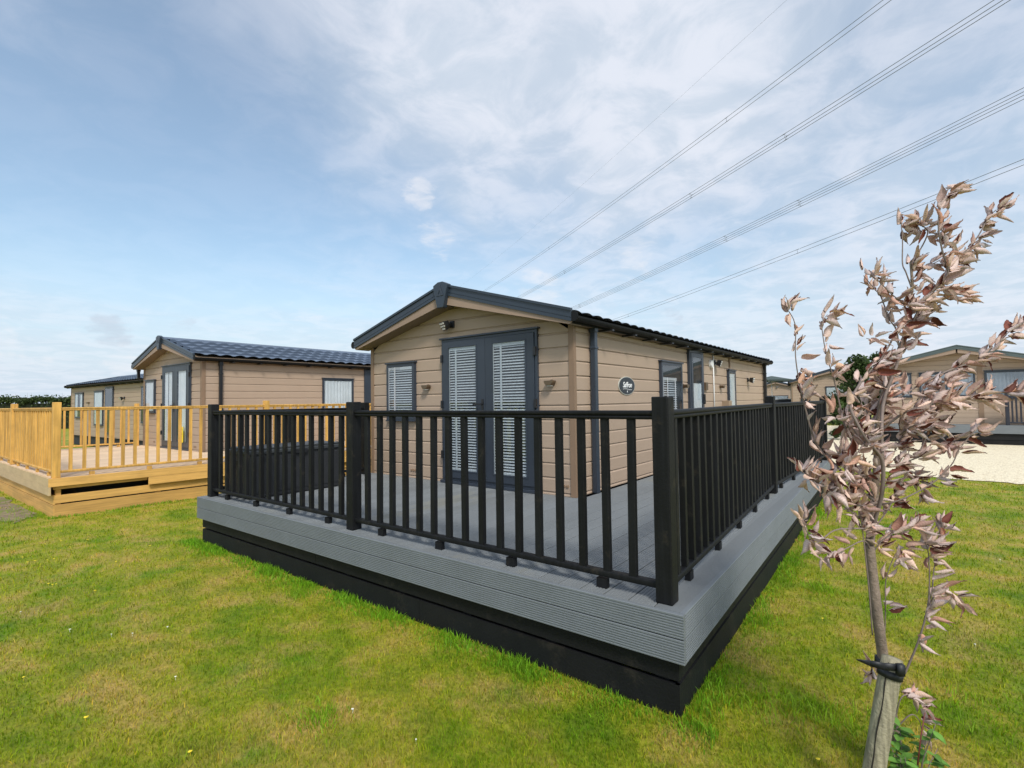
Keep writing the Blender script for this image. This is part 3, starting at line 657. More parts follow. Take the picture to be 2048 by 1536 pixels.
def vent(c,loc,rz=0,w=.07):
    mb=MB()
    for k in range(3): mb.box(-w+k*.045,-w+k*.045+.03,-.032,-.014,-.014,.014)
    o=mb.build('floor_vent','trim',c,bevel=.003); o.location=loc; o.rotation_euler=(0,0,rz); return o
# --- nearest cabin
A0=(-1.957,2.328,0); TC=-.014
main=cabin('holiday_cabin','nearest tan clad cabin with anthracite double doors, white blinds and an oval name sign',A0,TC,8.95)
french_door(main,-1.98,-.438,.036,1.862,((-1.837,-1.354),(-1.090,-.593),(.17,1.750)),'blind')
window(main,(-3.115,-.012,.80),0,.60,.80,'blind')
for u,z in ((-2.273,1.255),(-.262,1.245)): wall_lamp(main,(u,-.016,z))
floodlight(main,(-1.80,-.014,2.05),0,25,-20)
vent(main,(-2.57,0,.108)); vent(main,(-.115,-.0,.112))
q=R(90)
window(main,(.012,2.34,.79),q,.845,.80,'blind2')
# side door, full height with glazed panel
mb=frame_mb(0,.70,.03,1.86,.05,-.07,0); mb.box(-.02,.72,-.1,0,1.86,1.882); sd=mb.build('side_door','frame',main,bevel=.004); sd.scale=(1,.75,1); sd.location=(.012,3.53,0); sd.rotation_euler=(0,0,q)
mb=frame_mb(.055,.645,.09,1.805,.075,-.082,-.02); mb.box(.13,.57,-.082,-.02,.62,.70); mb.build('door_leaf','frame',sd,bevel=.003)
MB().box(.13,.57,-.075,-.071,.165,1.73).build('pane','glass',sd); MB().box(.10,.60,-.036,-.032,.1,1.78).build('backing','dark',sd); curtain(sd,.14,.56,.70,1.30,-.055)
MB().box(.60,.63,-.13,-.082,.95,1.12).build('handle','black',sd,bevel=.004)
window(main,(.012,5.775,.82),q,.49,.775,'curtain')
for w_,z in ((3.33,1.25),(5.31,1.27)): wall_lamp(main,(.016,w_,z),q)
MB().box(.017,.06,4.35,4.47,1.19,1.33).build('meter_box','brass',main,bevel=.005)
fl=floodlight(main,(.014,4.98,1.70),q,20,10); floodlight(main,(.014,7.38,1.44),q,10,0)
mb=MB(); mb.cyl((.017,4.74,1.67),.075,.07,.05,'x',24); mb.build('round_vent','white',main,bevel=.004)
MB().box(.017,.045,5.93,5.99,1.66,1.86).build('air_brick','trim',main,bevel=.003)
MB().tube([(.035,4.875,1.86),(.035,4.875,.70)],.012,8).build('waste_pipe','white',main)
MB().box(.017,.15,5.42,5.60,.80,1.0).build('gas_box','brownbox',main,bevel=.006)
downpipe(main,.072,.345,.002,1.90); downpipe(main,.072,8.86,.002,1.90,m='black')
# oval name sign
def oval(a,b_,n=40): return [(a*math.cos(2*math.pi*k/n),b_*math.sin(2*math.pi*k/n)) for k in range(n)]
def oval_prism(mb,a,b_,y0,y1):
    p=oval(a,b_); n=len(p); mb.add([(x,y,z) for y in (y0,y1) for x,z in p],[tuple(range(n)),tuple(range(2*n-1,n-1,-1))]+[(i,(i+1)%n,(i+1)%n+n,i+n) for i in range(n)])
mb=MB(); oval_prism(mb,.235,.117,-.030,-.016); sg=mb.build('name_sign','signring',main); sg.location=(.0,1.262,1.222); sg.rotation_euler=(0,0,q)
sg['label']='oval dark slate sign with pale rim reading Saffron'
mb=MB(); oval_prism(mb,.221,.108,-.034,-.029); mb.build('sign_face','signface',sg)
tcu=bpy.data.curves.new('lettering','FONT'); tcu.body='Saffron'; tcu.size=.098; tcu.shear=.35; tcu.extrude=.0015; tcu.align_x='CENTER'; tcu.align_y='CENTER'; tcu.offset=.0011; tcu.space_character=.94
to=bpy.data.objects.new('tmp',tcu); C.objects.link(to); bpy.context.view_layer.update()
me=bpy.data.meshes.new_from_object(to.evaluated_get(bpy.context.evaluated_depsgraph_get())); C.objects.unlink(to); bpy.data.objects.remove(to)
me.materials.append(MT['white']); lo=bpy.data.objects.new('lettering',me); C.objects.link(lo); lo.parent=sg; lo.location=(-.002,-.0355,.008); lo.rotation_euler=(R(90),0,0)
mb=MB(); 
for k in range(10):
    x=-.13+.026*k; z=-.045+.006*math.sin(k*.55); x2=x+.026; z2=-.045+.006*math.sin((k+1)*.55); mb.add([(x,-.0355,z-.0025),(x2,-.0355,z2-.0025),(x2,-.0355,z2+.0025),(x,-.0355,z+.0025)],[(0,1,2,3)])
mb.add([(x,-.0355,-.073+z) for x,z in ((0,.018),(.012,-.004),(.007,-.013),(-.007,-.013),(-.012,-.004))],[(0,1,2,3,4)])
mb.build('underline','white',sg)
# --- neighbour with the pine deck
nbz=.045
nb=cabin('holiday_cabin','tan cabin with dark tiled roof standing behind the yellow pine decking',(-11.12,2.223,nbz),0,9.0,base=.0,wall=1.975,rise=.50,skirtz=-.545,trimw=.07,tile=.031)
french_door(nb,-2.19,-.545,.035,1.945,((-2.03,-1.50),(-1.22,-.71),(.18,1.80)),'curtain')
window(nb,(-3.30,-.012,.845),0,.62,.80,'curtain')
window(nb,(.012,2.84,.80),q,.93,.86,'curtain')
vent(nb,(-2.75,0,.12)); vent(nb,(-.32,0,.10)); downpipe(nb,.072,.33,.002,1.96,m='black'); downpipe(nb,-W_ if False else -3.5-.165,-.10,1.72,1.99,m='black')
mb=MB().box(.018,.05,4.14,4.50,.0,1.97); mb.build('service_panel','frame',nb,bevel=.004)
no=tag(MB().box(-.11,.11,-.004,0,0,.35).build('paper_notice','yellow'),'yellow paper notice stuck inside the glass of the pine deck cabin door','notice')
no.location=(-11.12-.885,2.223-.098,nbz+.18)
mb=MB()
for k,(a,b_) in enumerate(((-.08,.06),(-.08,.02),(-.05,.07),(-.08,.05),(-.02,.04))): mb.box(a,b_,-.0065,-.0045,.28-k*.05,.30-k*.05)
mb.build('print_lines','ink',no)
# pine decking
pd=tag(empty('timber_decking',(0,0,0)),'yellow pine raised decking with matching balustrade left of the grey decking','decking')
ND=nbz; nx0=-8.655; ny0=-.715; def_dir=.035
def nxe(y): return nx0+.03*(y-ny0)
mb=MB(); x=-15.2
while x<nx0-.16:
    y1=8.3 if x>-11.1 else 2.2; deck_board(mb,x,x+.138,ny0+.03,y1,ND+random.uniform(-.001,.001)); x+=.145
mb.add([(x,ny0+.03,ND),(nx0-.026,ny0+.03,ND),(nxe(8.3)-.026,8.3,ND),(x+.2,8.3,ND),(x,ny0+.03,ND-.028),(nx0-.026,ny0+.03,ND-.028),(nxe(8.3)-.026,8.3,ND-.028),(x+.2,8.3,ND-.028)],[(0,1,2,3),(4,7,6,5),(0,4,5,1),(1,5,6,2),(2,6,7,3),(3,7,4,0)])
mb.build('deck_boards','pinedeck',pd)
ovn=Vector((1,-.03,0)).normalized(); up=Vector((0,0,1))
def plank(parent,A,B,outv,za,zb,t,m,name): 
    A=Vector((*A,0));B=Vector((*B,0)); mb=MB(); mb.poly_extrude([(0,za),(t,za),(t,zb),(0,zb)],A,B,Vector(outv),up); return mb.build(name,m,parent,bevel=.002)
E=lambda y,o=0:(nxe(y)-o,y)
plank(pd,E(ny0,.026),E(3.6,.026),ovn,ND-.118,ND+.001,.026,'pineh','fascia_board'); plank(pd,E(3.603,.026),E(8.3,.026),ovn,ND-.118,ND+.001,.026,'pineh','fascia_board')
plank(pd,E(.47,.026),E(8.3,.026),ovn,ND-.238,ND-.121,.026,'pineh','fascia_board')
plank(pd,E(ny0+.06,.085),E(.47,.085),ovn,ND-.165,ND-.121,.03,'pineh','ledge_board')
plank(pd,(-15.2,ny0+.026),(nx0,ny0+.026),(0,-1,0),ND-.118,ND+.001,.026,'pinegrey','fascia_board'); plank(pd,(-15.2,ny0+.026),(nx0,ny0+.026),(0,-1,0),ND-.238,ND-.120,.026,'pinegrey','fascia_board')
for (za,zb) in ((-.318,-.205),(GZ-.01,-.338)):
    plank(pd,E(ny0+.08,.085),E(8.2,.085),ovn,za,zb,.022,'pineh','skirt_board')
plank(pd,(-15.2,ny0+.085),(nx0-.062,ny0+.085),(0,-1,0),-.335,-.20,.022,'pineh','skirt_board'); plank(pd,(-15.2,ny0+.085),(nx0-.062,ny0+.085),(0,-1,0),GZ-.01,-.345,.022,'pineh','skirt_board')
mb=MB().box(-15,nx0-.45,ny0+.4,8,GZ-.02,-.12); mb.build('underframe','black',pd)
for yy in np.linspace(ny0+.12,8,8): MB().box(nxe(yy)-.16,nxe(yy)-.09,yy-.03,yy+.03,GZ,ND-.03).build('deck_leg','pineh',pd)
zrN=ND+1.0
NP=[(nx0-.06,ny0+.085),(nxe(2.34)-.06,2.34),(nxe(5.36)-.06,5.36),(nxe(8.2)-.06,8.2),(-11.72,ny0+.085),(-14.75,ny0+.085),(-14.64,2.05)]
for (a,b_) in NP: post(pd,a,b_,ND+.001,ND+1.075,'pine')
LIM=[100]
rail(pd,(NP[0][0],NP[0][1]+.045),(NP[1][0],NP[1][1]-.045),'pine',ND,zrN,.115,.1545,limit=LIM)
rail(pd,(NP[0][0]-.045,NP[0][1]),(NP[4][0]+.045,NP[4][1]),'pine',ND,zrN,.12,.1545,limit=LIM)
rail(pd,(NP[6][0],NP[6][1]-.045),(NP[5][0],NP[5][1]+.045),'pine',ND,zrN,.12,.1545,limit=LIM)
rail(pd,(NP[1][0],NP[1][1]+.045),(NP[2][0],NP[2][1]-.045),'pine',ND,zrN,.115,.1545,limit=LIM)
rail(pd,(NP[2][0],NP[2][1]+.045),(NP[3][0],NP[3][1]-.045),'pine',ND,zrN,.115,.1545,limit=LIM)
rail(pd,(NP[4][0]-.045,NP[4][1]),(NP[5][0]+.045,NP[5][1]),'pine',ND,zrN,.12,.1545,limit=LIM)
# --- third cabin, long side towards us
c3=cabin('holiday_cabin','dull brown cabin with its long windowed side towards us, farthest left',(-27.0,3.35,0),R(-88),10.5,W=3.6,base=-.1,wall=1.87,rise=.42,skirtz=-.5,ornament=False)
# its +x local side faces towards us (rotated -90): u->-Y ; place windows on the local +u side
for w_,zz,ww,hh,ct in ((.62,.62,.98,1.0,'curtains'),(2.95,.35,.95,1.3,'curtain'),(4.15,.05,.80,1.72,None),(7.6,.5,.5,1.2,None)):
    window(c3,(.012,w_,zz),q,ww,hh,ct,mull=(.5,) if ct=='curtains' else ())
for w_ in (2.25,): wall_lamp(c3,(.016,w_,1.22),q)
floodlight(c3,(.014,6.0,1.35),q,25)
# --- cabins on the right
c6=cabin('holiday_cabin','cabin with a wide curtained front window standing behind the pale gravel',(4.30,19.75,0),R(.5),9,W=3.9,base=.1,wall=2.02,rise=.50,roofm='roofteal',skirtz=-.5,ornament=False,ovf=.35)
window(c6,(-2.92,-.012,1.0),0,1.42,.80,'curtain',fw=.05,mull=(.5,),cm='curtaindull'); window(c6,(-3.62,-.012,1.0),0,.5,.8,'curtain',fw=.05,cm='curtaindull'); window(c6,(-1.28,-.012,.95),0,1.1,.85,'curtain',fw=.05,cm='curtaindull')
MB().box(-1.45,-1.32,-.03,-.018,.1,2.1).build('pilaster','trim',c6)
mb=MB()
for k in range(3): mb.box(-1.95+k*.12,-1.87+k*.12,-.05,-.018,.64,.76)
mb.build('meter_box','dark',c6)
MB().box(-.9,-.55,4.2,4.5,2.4,2.78).build('flue','black',c6)
d6=tag(empty('timber_decking',(0,0,0)),'grey fascia decking on a black plinth behind the gravel on the right','decking')
mb=MB(); x=-.1
while x<8: deck_board(mb,x,x+.138,19.2,19.74,.095,n=3); x+=.145
mb.build('deck_boards','dkdeck',d6)
plank(d6,(-.1,19.2),(8.0,19.15),(0,-1,0),-.165,.096,.03,'fascia','fascia_board'); plank(d6,(-.1,19.25),(8.0,19.2),(0,-1,0),-.36,-.18,.025,'stainh','skirt_board'); plank(d6,(-.1,19.25),(8.0,19.2),(0,-1,0),GZ-.01,-.375,.025,'stainh','skirt_board')
MB().box(-.08,7.9,19.3,23,GZ,.06).build('underframe','black',d6)
post(d6,3.46,19.24,.096,1.15,'navyfence'); post(d6,6.9,19.24,.096,1.15,'navyfence')
rail(d6,(3.50,19.24),(6.86,19.24),'navyfence',.096,1.07,.07,.095,limit=[100])
c5=cabin('holiday_cabin','tan gable cabin partly hidden by the dark trees beyond the grey decking',(1.0,32.3,-.05),R(33),8,W=4.0,base=-.0,wall=1.95,rise=.62,skirtz=-.5,ornament=False)
c5.location=at(1585,815,31)-Vector((0,0,0)); c5.location.z=-.02
c5.rotation_euler=(0,0,R(9))
# origin is the right corner: shift so the left corner stands on the bearing
c5.location=c5.location+Vector((math.cos(R(9))*4.0,math.sin(R(9))*4.0,0))
window(c5,(-2.25,-.012,.95),0,.9,.72,'curtain'); mb=MB().box(-3.55,-3.05,-.05,-.018,.72,1.02); mb.build('meter_box','dark',c5)
c4=cabin('holiday_cabin','smallest gable cabin in the distance, right behind the far end of the nearest cabin',(0,0,0),R(30),8,W=4.1,base=0,wall=1.9,rise=.62,skirtz=-.5,ornament=False)
p=at(1606,815,44); c4.location=(p.x,p.y,-.12); c4.rotation_euler=(0,0,R(10))
window(c4,(-3.2,-.012,.55),0,2.1,.78,'blind',mull=(.5,))
floodlight(c4,(-1.9,-.014,2.1),0,20); 
# parasol beside it
pr=tag(empty('garden_parasol',at(1545,815,40)),'open green grey parasol rising behind the far corner of the nearest cabin','parasol'); pr.location.z=GZ
mb=MB(); n=8; Rr=1.55
ring=[(Rr*math.cos(2*math.pi*k/n),Rr*math.sin(2*math.pi*k/n),2.95) for k in range(n)]; r2=[(x*.97,y*.97,2.80) for x,y,z in ring]
mb.add([(0,0,3.28)]+ring+r2,[(0,1+k,1+(k+1)%n) for k in range(n)]+[(1+k,1+(k+1)%n,1+n+(k+1)%n,1+n+k) for k in range(n)]); MT['canopy']=mat('canopy_cloth',(.06,.08,.075),.8,.1,3); mb.build('canopy','canopy',pr)
mb=MB(); mb.tube([(0,0,.05),(0,0,3.3)],.025,8); mb.cyl((0,0,0),.3,.28,.06); mb.build('pole','white',pr)
mb=MB()
for k in range(n): mb.tube([(0,0,2.75),(ring[k][0]*.6,ring[k][1]*.6,3.06)],.010,4)
mb.build('rib','white',pr)
# parked cars, only their roofs clear the balustrade
def car(loc,rz,label,m):
    c=tag(empty('parked_car',loc,rz),label,'car','cars parked in front of the distant cabin')
    def sect(prof,x0,x1,inx=0):
        mb=MB(); n=len(prof); mb.add([(x0,y,z) for y,z in prof]+[(x1,y,z) for y,z in prof],[tuple(range(n)),tuple(range(2*n-1,n-1,-1))]+[(i,(i+1)%n,(i+1)%n+n,i+n) for i in range(n)]); return mb
    body=[(-2.05,.35),(-2.08,.7),(-1.9,.86),(-1.1,.95),(1.35,.98),(2.0,.88),(2.1,.6),(2.05,.35)]
    sect(body,-.86,.86).build('body',m,c,bevel=.06)
    mb=MB(); lo=[(-1.15,.95),(1.45,.97)]; hi=[(-.35,1.42),(.95,1.43)]
    mb.add([(-.8,lo[0][0],lo[0][1]),(.8,lo[0][0],lo[0][1]),(.8,lo[1][0],lo[1][1]),(-.8,lo[1][0],lo[1][1]),(-.62,hi[0][0],hi[0][1]),(.62,hi[0][0],hi[0][1]),(.62,hi[1][0],hi[1][1]),(-.62,hi[1][0],hi[1][1])],[(0,1,5,4),(1,2,6,5),(2,3,7,6),(3,0,4,7),(4,5,6,7)]); mb.build('windows','dark',c)
    MB().box(-.63,.63,-.36,.96,1.425,1.47).build('roof',m,c,bevel=.02)
    for sx in (-.8,.8):
        for sy in (-1.3,1.3):
            w=MB().cyl((sx-.1,sy,.32),.32,.32,.2,'x',20).build('wheel','black',c); MB().cyl((sx+(.1 if sx>0 else -.11),sy,.32),.19,.19,.012,'x',16).build('rim','white',w)
    for sx in (-.6,.6): MB().box(sx-.15,sx+.15,-2.1,-2.05,.62,.74).build('headlight','led',c,bevel=.01)
    return c
p=at(1572,815,38); car((p.x,p.y,GZ),R(120),'white parked car whose roof shows left, between balustrade post and distant cabin','carpaint')
p=at(1581,815,41); MT['carsilver']=mat('car_paint_silver',(.35,.38,.42),.25,.03,2,metal=.4,coat=.5); car((p.x+.4,p.y+2.2,GZ),R(118),'silver parked car just behind the white one','carsilver')
# ------------------------------------------------------------------ overhead lines
D0=Vector((-.81946213,.57313333,0)); NN=Vector((D0.y,-D0.x,0))
fits={'a':(30,(2.8037e-4,-8.9177e-3,23.2345),[34.2,74],2,'highest bundle of overhead cables, steepest against the sky'),
      'b':(30,(3.0008e-4,-2.7624e-2,19.3073),[28.3,39,68],3,'second bundle of overhead cables, just under the highest'),
      'c':(38,(3.1119e-4,-5.3246e-2,18.6568),[34.6,43.9,80],4,'third bundle of overhead cables, passing above the sapling'),
      'd':(38,(3.2947e-4,-6.3763e-2,14.8227),[35.0,64],2,'lowest bundle of overhead cables, crossing just behind the sapling top')}
for key,(off,cf,spc,nc,lab) in fits.items():
    e=tag(empty('overhead_cable',CAM+NN*off+Vector((0,0,cf[2]))),lab,'power line','overhead power cables'); o0=e.location.copy()
    def P(s,du,dz): return CAM+NN*(off+du)+D0*s+Vector((0,0,cf[0]*s*s+cf[1]*s+cf[2]+dz))-o0
    offs={2:[(0,.16),(.05,-.16)],3:[(-.15,.2),(.15,.12),(.0,-.2)],4:[(-.2,.24),(.2,.2),(-.2,-.2),(.2,-.24)]}[nc]
    for du,dz in offs: MB().tube([P(s,du,dz) for s in np.linspace(-70,230,46)],.0165,5).build('conductor','cable',e)
    for s in spc:
        mb=MB()
        for (a,b_) in zip(offs,offs[1:]+offs[:1]): mb.tube([P(s,*a),P(s,*b_)],.011,4)
        for a in offs: mb.tube([P(s-.18,*a),P(s+.18,*a)],.022,6)
        mb.build('spacer','cable',e)
e=tag(MB().tube([CAM+NN*30+D0*s+Vector((0,0,2.8e-4*s*s-.0089*s+28.6)) for s in np.linspace(-60,230,40)],.006,4).build('earth_wire','cable'),'single thin wire above all the cable bundles, barely visible','power line')
# ------------------------------------------------------------------ leaves
def leaf_cloud(name,centers,size,m,parent=None,tints=None,kpts=None,up_bias=0):
    """many small bent leaf faces: (N,3) centres"""
    n=len(centers); d=rng.normal(size=(n,3)); d/=np.linalg.norm(d,axis=1)[:,None]; nrm=rng.normal(size=(n,3)); nrm[:,2]+=.6; s=np.cross(d,nrm); s/=np.linalg.norm(s,axis=1)[:,None]; up_=np.cross(s,d)
    sz=size*rng.uniform(.6,1.35,n)[:,None]
    a=centers-d*sz*.5; b_=centers+s*sz*.28+up_*sz*.06; c=centers+d*sz*.5; e=centers-s*sz*.28+up_*sz*.06
    v=np.stack([a,b_,c,e],1).reshape(-1,3); idx=np.arange(n)[:,None]*4+np.array([[0,1,2,0,2,3]]); 
    t=tints if tints is not None else np.repeat(rng.uniform(.5,1.6,n)[:,None],3,1)*np.array([[1,1,1]])
    return np_mesh(name,v,idx.ravel(),np.arange(2*n)*3,np.full(2*n,3),m,parent,np.repeat(t,4,0))
# hedge behind the pine decking
def hedge_pts(A,B,h,th,n,seed):
    r=np.random.default_rng(seed); t=r.random(n); ph=r.uniform(0,6,6)
    top=h*(1+.035*np.sin(t*60+ph[0])+.03*np.sin(t*131+ph[1])+.03*np.sin(t*290+ph[2]))
    zz=np.where(r.random(n)<.55,top*(1-.10*r.random(n)**1.5),top*r.random(n)); spr=r.random(n)<.04; zz=np.where(spr,top*(1+.10*r.random(n)),zz)
    A=np.array(A);B=np.array(B); d=B-A; nn=np.array([-d[1],d[0]])/np.linalg.norm(d)
    sft=(r.random(n)-.5)*th; P=A+t[:,None]*d+nn*sft[:,None]; return np.c_[P,GZ+zz]
hg=tag(empty('field_hedge',(-46,6,GZ)),'long dark green hedge on the horizon behind the pine decking','hedge')
A_=at(-260,800,38); B_=at(420,800,38)
pts=hedge_pts((A_.x,A_.y),(B_.x,B_.y),2.22,1.2,26000,3)
o=leaf_cloud('foliage',pts,.17,'hedgeleaf'); o.parent=hg; o.matrix_parent_inverse=Matrix.Translation((46,-6,-GZ))
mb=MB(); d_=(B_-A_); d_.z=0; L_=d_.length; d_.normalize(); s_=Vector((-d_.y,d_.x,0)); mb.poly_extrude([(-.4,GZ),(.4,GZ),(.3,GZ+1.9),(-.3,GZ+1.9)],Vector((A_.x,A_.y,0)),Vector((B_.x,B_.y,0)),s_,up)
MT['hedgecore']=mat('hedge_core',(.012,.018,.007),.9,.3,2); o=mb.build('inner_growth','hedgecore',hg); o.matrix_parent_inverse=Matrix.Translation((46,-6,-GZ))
mb=MB()
for k in range(60):
    t=rng.random(); p=A_.lerp(B_,t); h=GZ+2.15; mb.tube([(p.x,p.y,h),(p.x+rng.normal()*.1,p.y,h+rng.uniform(.15,.6))],[.012,.004],4)
o=mb.build('shoot','twig',hg); o.matrix_parent_inverse=Matrix.Translation((46,-6,-GZ)); tag(o,kind='stuff')
# trees and shrubs beyond the grey decking
def tree(name,label,base,h,r,n,seed,leaf=.16,m='treeleaf',group=None,low=.25,cat='tree'):
    rr=np.random.default_rng(seed); e=tag(empty(name,base),label,cat,group)
    mb=MB(); mb.tube([(0,0,-.1),(.03*h*.3,0,h*.3),(0,.02,h*.75)],[h*.035,h*.026,h*.008],8); 
    cl=[]
    for k in range(26):
        z=h*(low+(1-low)*rr.random()**.8); w=r*math.sin(math.pi*min(1,max(.08,(z/h-low*.6)/(1-low*.6)))**.8)
        a=rr.uniform(0,6.28); q_=w*rr.uniform(.2,.85); c=np.array([q_*math.cos(a),q_*math.sin(a),z*.93]); cl.append((c,r*rr.uniform(.22,.42)))
        if k%2==0: mb.tube([(0,0,z*.55),tuple(c*.6+np.array([0,0,z*.28])),tuple(c)],[h*.012,h*.008,h*.003],5)
    mb.build('trunk','bark',e)
    P=[];T=[]
    for c,cr in cl:
        k=n//len(cl); d=rr.normal(size=(k,3)); d/=np.linalg.norm(d,axis=1)[:,None]; P.append(c+d*(cr*rr.random(k)**.45)[:,None]*np.array([1,1,.8])); T.append(np.repeat(rr.uniform(.55,1.5,k)*rr.uniform(.75,1.3),1))
    P=np.concatenate(P); T=np.concatenate(T); T=np.c_[T*1.05,T,T*.9]
    o=leaf_cloud('crown',P,leaf,m,e,tints=T); return e
def ground_at(x,D): p=at(x,815,D); return (p.x,p.y,GZ)
tree('garden_tree','dark round topped tree rising left of the sapling behind the tan gable',ground_at(1718,27),3.75,1.55,6500,11,.17,group='dark trees beyond the decking')
tree('garden_tree','second dark tree, half hidden behind the sapling leaves, left of the gravel cabin',ground_at(1772,30),4.3,1.8,5200,12,.18,group='dark trees beyond the decking')
tree('evergreen_shrub','low dark shrub beyond the far end post of the grey decking',ground_at(1686,18.5),1.35,.55,2600,13,.10,low=.02,cat='shrub')
# ------------------------------------------------------------------ sapling, stake, tie, weeds
TD0=2.02
def curl_leaf(L,Wd,curl,bend,twist,asym,nx=17,ny=7):
    """returns verts (nx*ny,3): length along +x, rolled about it, rib corrugation across"""
    V=[]
    for i in range(nx):
        t=i/(nx-1); w=Wd*max(.03,(math.sin(math.pi*t**.8))**.62)*(1-.18*t)
        ph=math.pi*bend*t; cx=L*(t-.0) ; cz=-L*.28*bend*t*t*2; tw=twist*t
        for j in range(ny):
            s=(j/(ny-1)-.5)*2; rad=w/max(curl,.05); a=s*curl*(1+asym*s)
            y=rad*math.sin(a)*.5; z=rad*(1-math.cos(a))*.5
            z+=.011*((i%2)*2-1)*(1-abs(s)*.3)+ .022*math.sin(9*t+3*s)+.02*math.sin(23*t+5*s)*abs(s)
            xx=cx-abs(s)*.10*L*math.sin(math.pi*t)+.03*L*math.sin(17*t+4*s)*abs(s)
            yy=y*math.cos(tw)-z*math.sin(tw); zz=y*math.sin(tw)+z*math.cos(tw)
            V.append((xx,yy,zz+cz))
    F=[(i*ny+j,i*ny+j+1,(i+1)*ny+j+1,(i+1)*ny+j) for i in range(nx-1) for j in range(ny-1)]
    return np.array(V),np.array(F)
rl=np.random.default_rng(21)
LV=[curl_leaf(1,rl.uniform(.55,.85),rl.uniform(1.3,2.9),rl.uniform(-.9,1.1),rl.uniform(-1.3,1.3),rl.uniform(-.3,.3)) for _ in range(14)]
tr=tag(empty('dead_sapling',(0,0,0)),'young tree with dry curled pinkish brown leaves beside the stake','tree')
base=at(1790,1478,TD0+.08); base.z=GZ
tr.location=base
def TP(x,y,dd=0): return at(x,y,TD0+dd)-base
LEAF=[]   # (pos,dir,size)
BR={}
def branch(name,pts,r0,r1,nleaf=0,spread=.03,t0=.15,size=(.045,.082),cluster=1,wind=1.0,jit=.0):
    P=[TP(*p) for p in pts]
    # smooth with catmull-rom
    Q=[]
    for i in range(len(P)-1):
        a=P[max(i-1,0)];b_=P[i];c=P[i+1];d=P[min(i+2,len(P)-1)]
        for k in range(5):
            t=k/5; Q.append(.5*((2*b_)+(c-a)*t+(2*a-5*b_+4*c-d)*t*t+(3*b_-a-3*c+d)*t*t*t))
    Q.append(P[-1]); n=len(Q); rad=[r0+(r1-r0)*i/(n-1) for i in range(n)]
    mb=BR.setdefault(name,[]); mb.append((Q,rad))
    for k in range(int(nleaf*1.8)):
        t=t0+(1-t0)*rl.random() if nleaf>2 else 1.0
        if k<2 and cluster: t=1-.03*k
        i=min(n-2,int(t*(n-1))); p=Q[i].lerp(Q[i+1],t*(n-1)-i); tg=(Q[i+1]-Q[i]).normalized()
        rv=Vector(rl.normal(size=3)); rv.normalize()
        d=(tg*.45+RT*(.62*wind)+UP*rl.normal()*.42+rv*.5).normalized()
        LEAF.append((p+rv*spread*rl.random()*.5,d,rl.uniform(*size)))
B=branch
# trunk and leaders
B('trunk',[(1790,1478,.08),(1778,1400,.05),(1766,1314,.03),(1755,1231,.0),(1745,1148,0),(1739,1090,0)],.0215,.0170)
B('trunk',[(1739,1090,0),(1747,1020,.03),(1753,941,.04),(1757,860,.04),(1764,799,.03),(1780,740,.02),(1812,664,.02),(1824,578,.0),(1821,524,-.01)],.0160,.0040,46,t0=.30)
B('branch',[(1739,1090,0),(1751,1037,-.03),(1764,985,-.06),(1764,921,-.08),(1736,883,-.1),(1716,850,-.1),(1700,810,-.08),(1712,780,-.06),(1733,750,-.05),(1763,717,-.04),(1800,650,-.02)],.0085,.003,52,t0=.22)
B('branch',[(1764,921,-.08),(1763,860,-.06),(1768,800,-.02),(1790,740,.0),(1816,664,.02),(1832,632,.0),(1850,597,-.02),(1885,562,-.04),(1896,541,-.05),(1885,503,-.06),(1877,455,-.06),(1881,415,-.06),(1899,372,-.06)],.007,.0018,60,t0=.15)
B('branch',[(1850,597,-.02),(1896,543,.02),(1917,519,.03),(1955,474,.05),(1976,436,.06),(1992,420,.06)],.004,.0018,34,t0=.2)
B('branch',[(1824,578,0),(1812,545,.0),(1805,527,.02),(1805,482,.03),(1802,444,.04)],.003,.0016,9,t0=.85)
B('branch',[(1821,524,-.01),(1840,500,0),(1855,468,.01),(1850,455,.0),(1838,448,0)],.003,.0016,10,t0=.4)
B('branch',[(1821,560,-.01),(1855,535,0),(1880,520,.01)],.003,.0016,5)
B('branch',[(1797,690,0),(1792,658,.02),(1778,637,.03),(1762,594,.05),(1749,578,.05),(1727,551,.06)],.0035,.0016,16,t0=.25)
B('branch',[(1812,640,0),(1808,610,.0),(1784,589,-.02),(1760,565,-.02),(1741,549,-.02)],.003,.0015,15,t0=.1)
B('branch',[(1800,700,0),(1792,682,-.02),(1768,682,-.03),(1733,677,-.04)],.0025,.0013,7,t0=.5,size=(.035,.06))
B('branch',[(1866,585,-.02),(1880,575,-.02),(1905,585,-.02),(1925,590,-.02)],.0025,.0015,9,t0=.3)
B('branch',[(1816,664,0),(1850,640,.02),(1880,600,.02),(1900,585,.0)],.003,.0015,9,t0=.2)
# left whips
B('branch',[(1753,1005,.02),(1714,975,.03),(1669,928,.04),(1639,898,.05),(1622,859,.05),(1606,797,.05),(1599,768,.05),(1591,712,.05),(1590,648,.05),(1572,615,.05)],.006,.0014,36,t0=.12)
B('branch',[(1716,900,-.02),(1699,874,0),(1686,839,.02),(1676,794,.03),(1666,752,.03),(1652,706,.03),(1644,650,.03),(1655,629,.03)],.0045,.0013,24,t0=.1)
B('branch',[(1761,1013,-.02),(1714,1010,-.04),(1664,993,-.05),(1637,968,-.05),(1600,940,-.05)],.0045,.0016,32,t0=.15)
B('branch',[(1745,1059,-.02),(1712,1057,-.06),(1668,1061,-.08),(1629,1086,-.1),(1604,1040,-.1)],.004,.0015,9,t0=.8,size=(.055,.085),wind=.4)
B('branch',[(1745,1110,0),(1728,1082,-.03),(1687,1099,-.05),(1646,1107,-.06)],.0035,.0013,10,t0=.4,wind=.2)
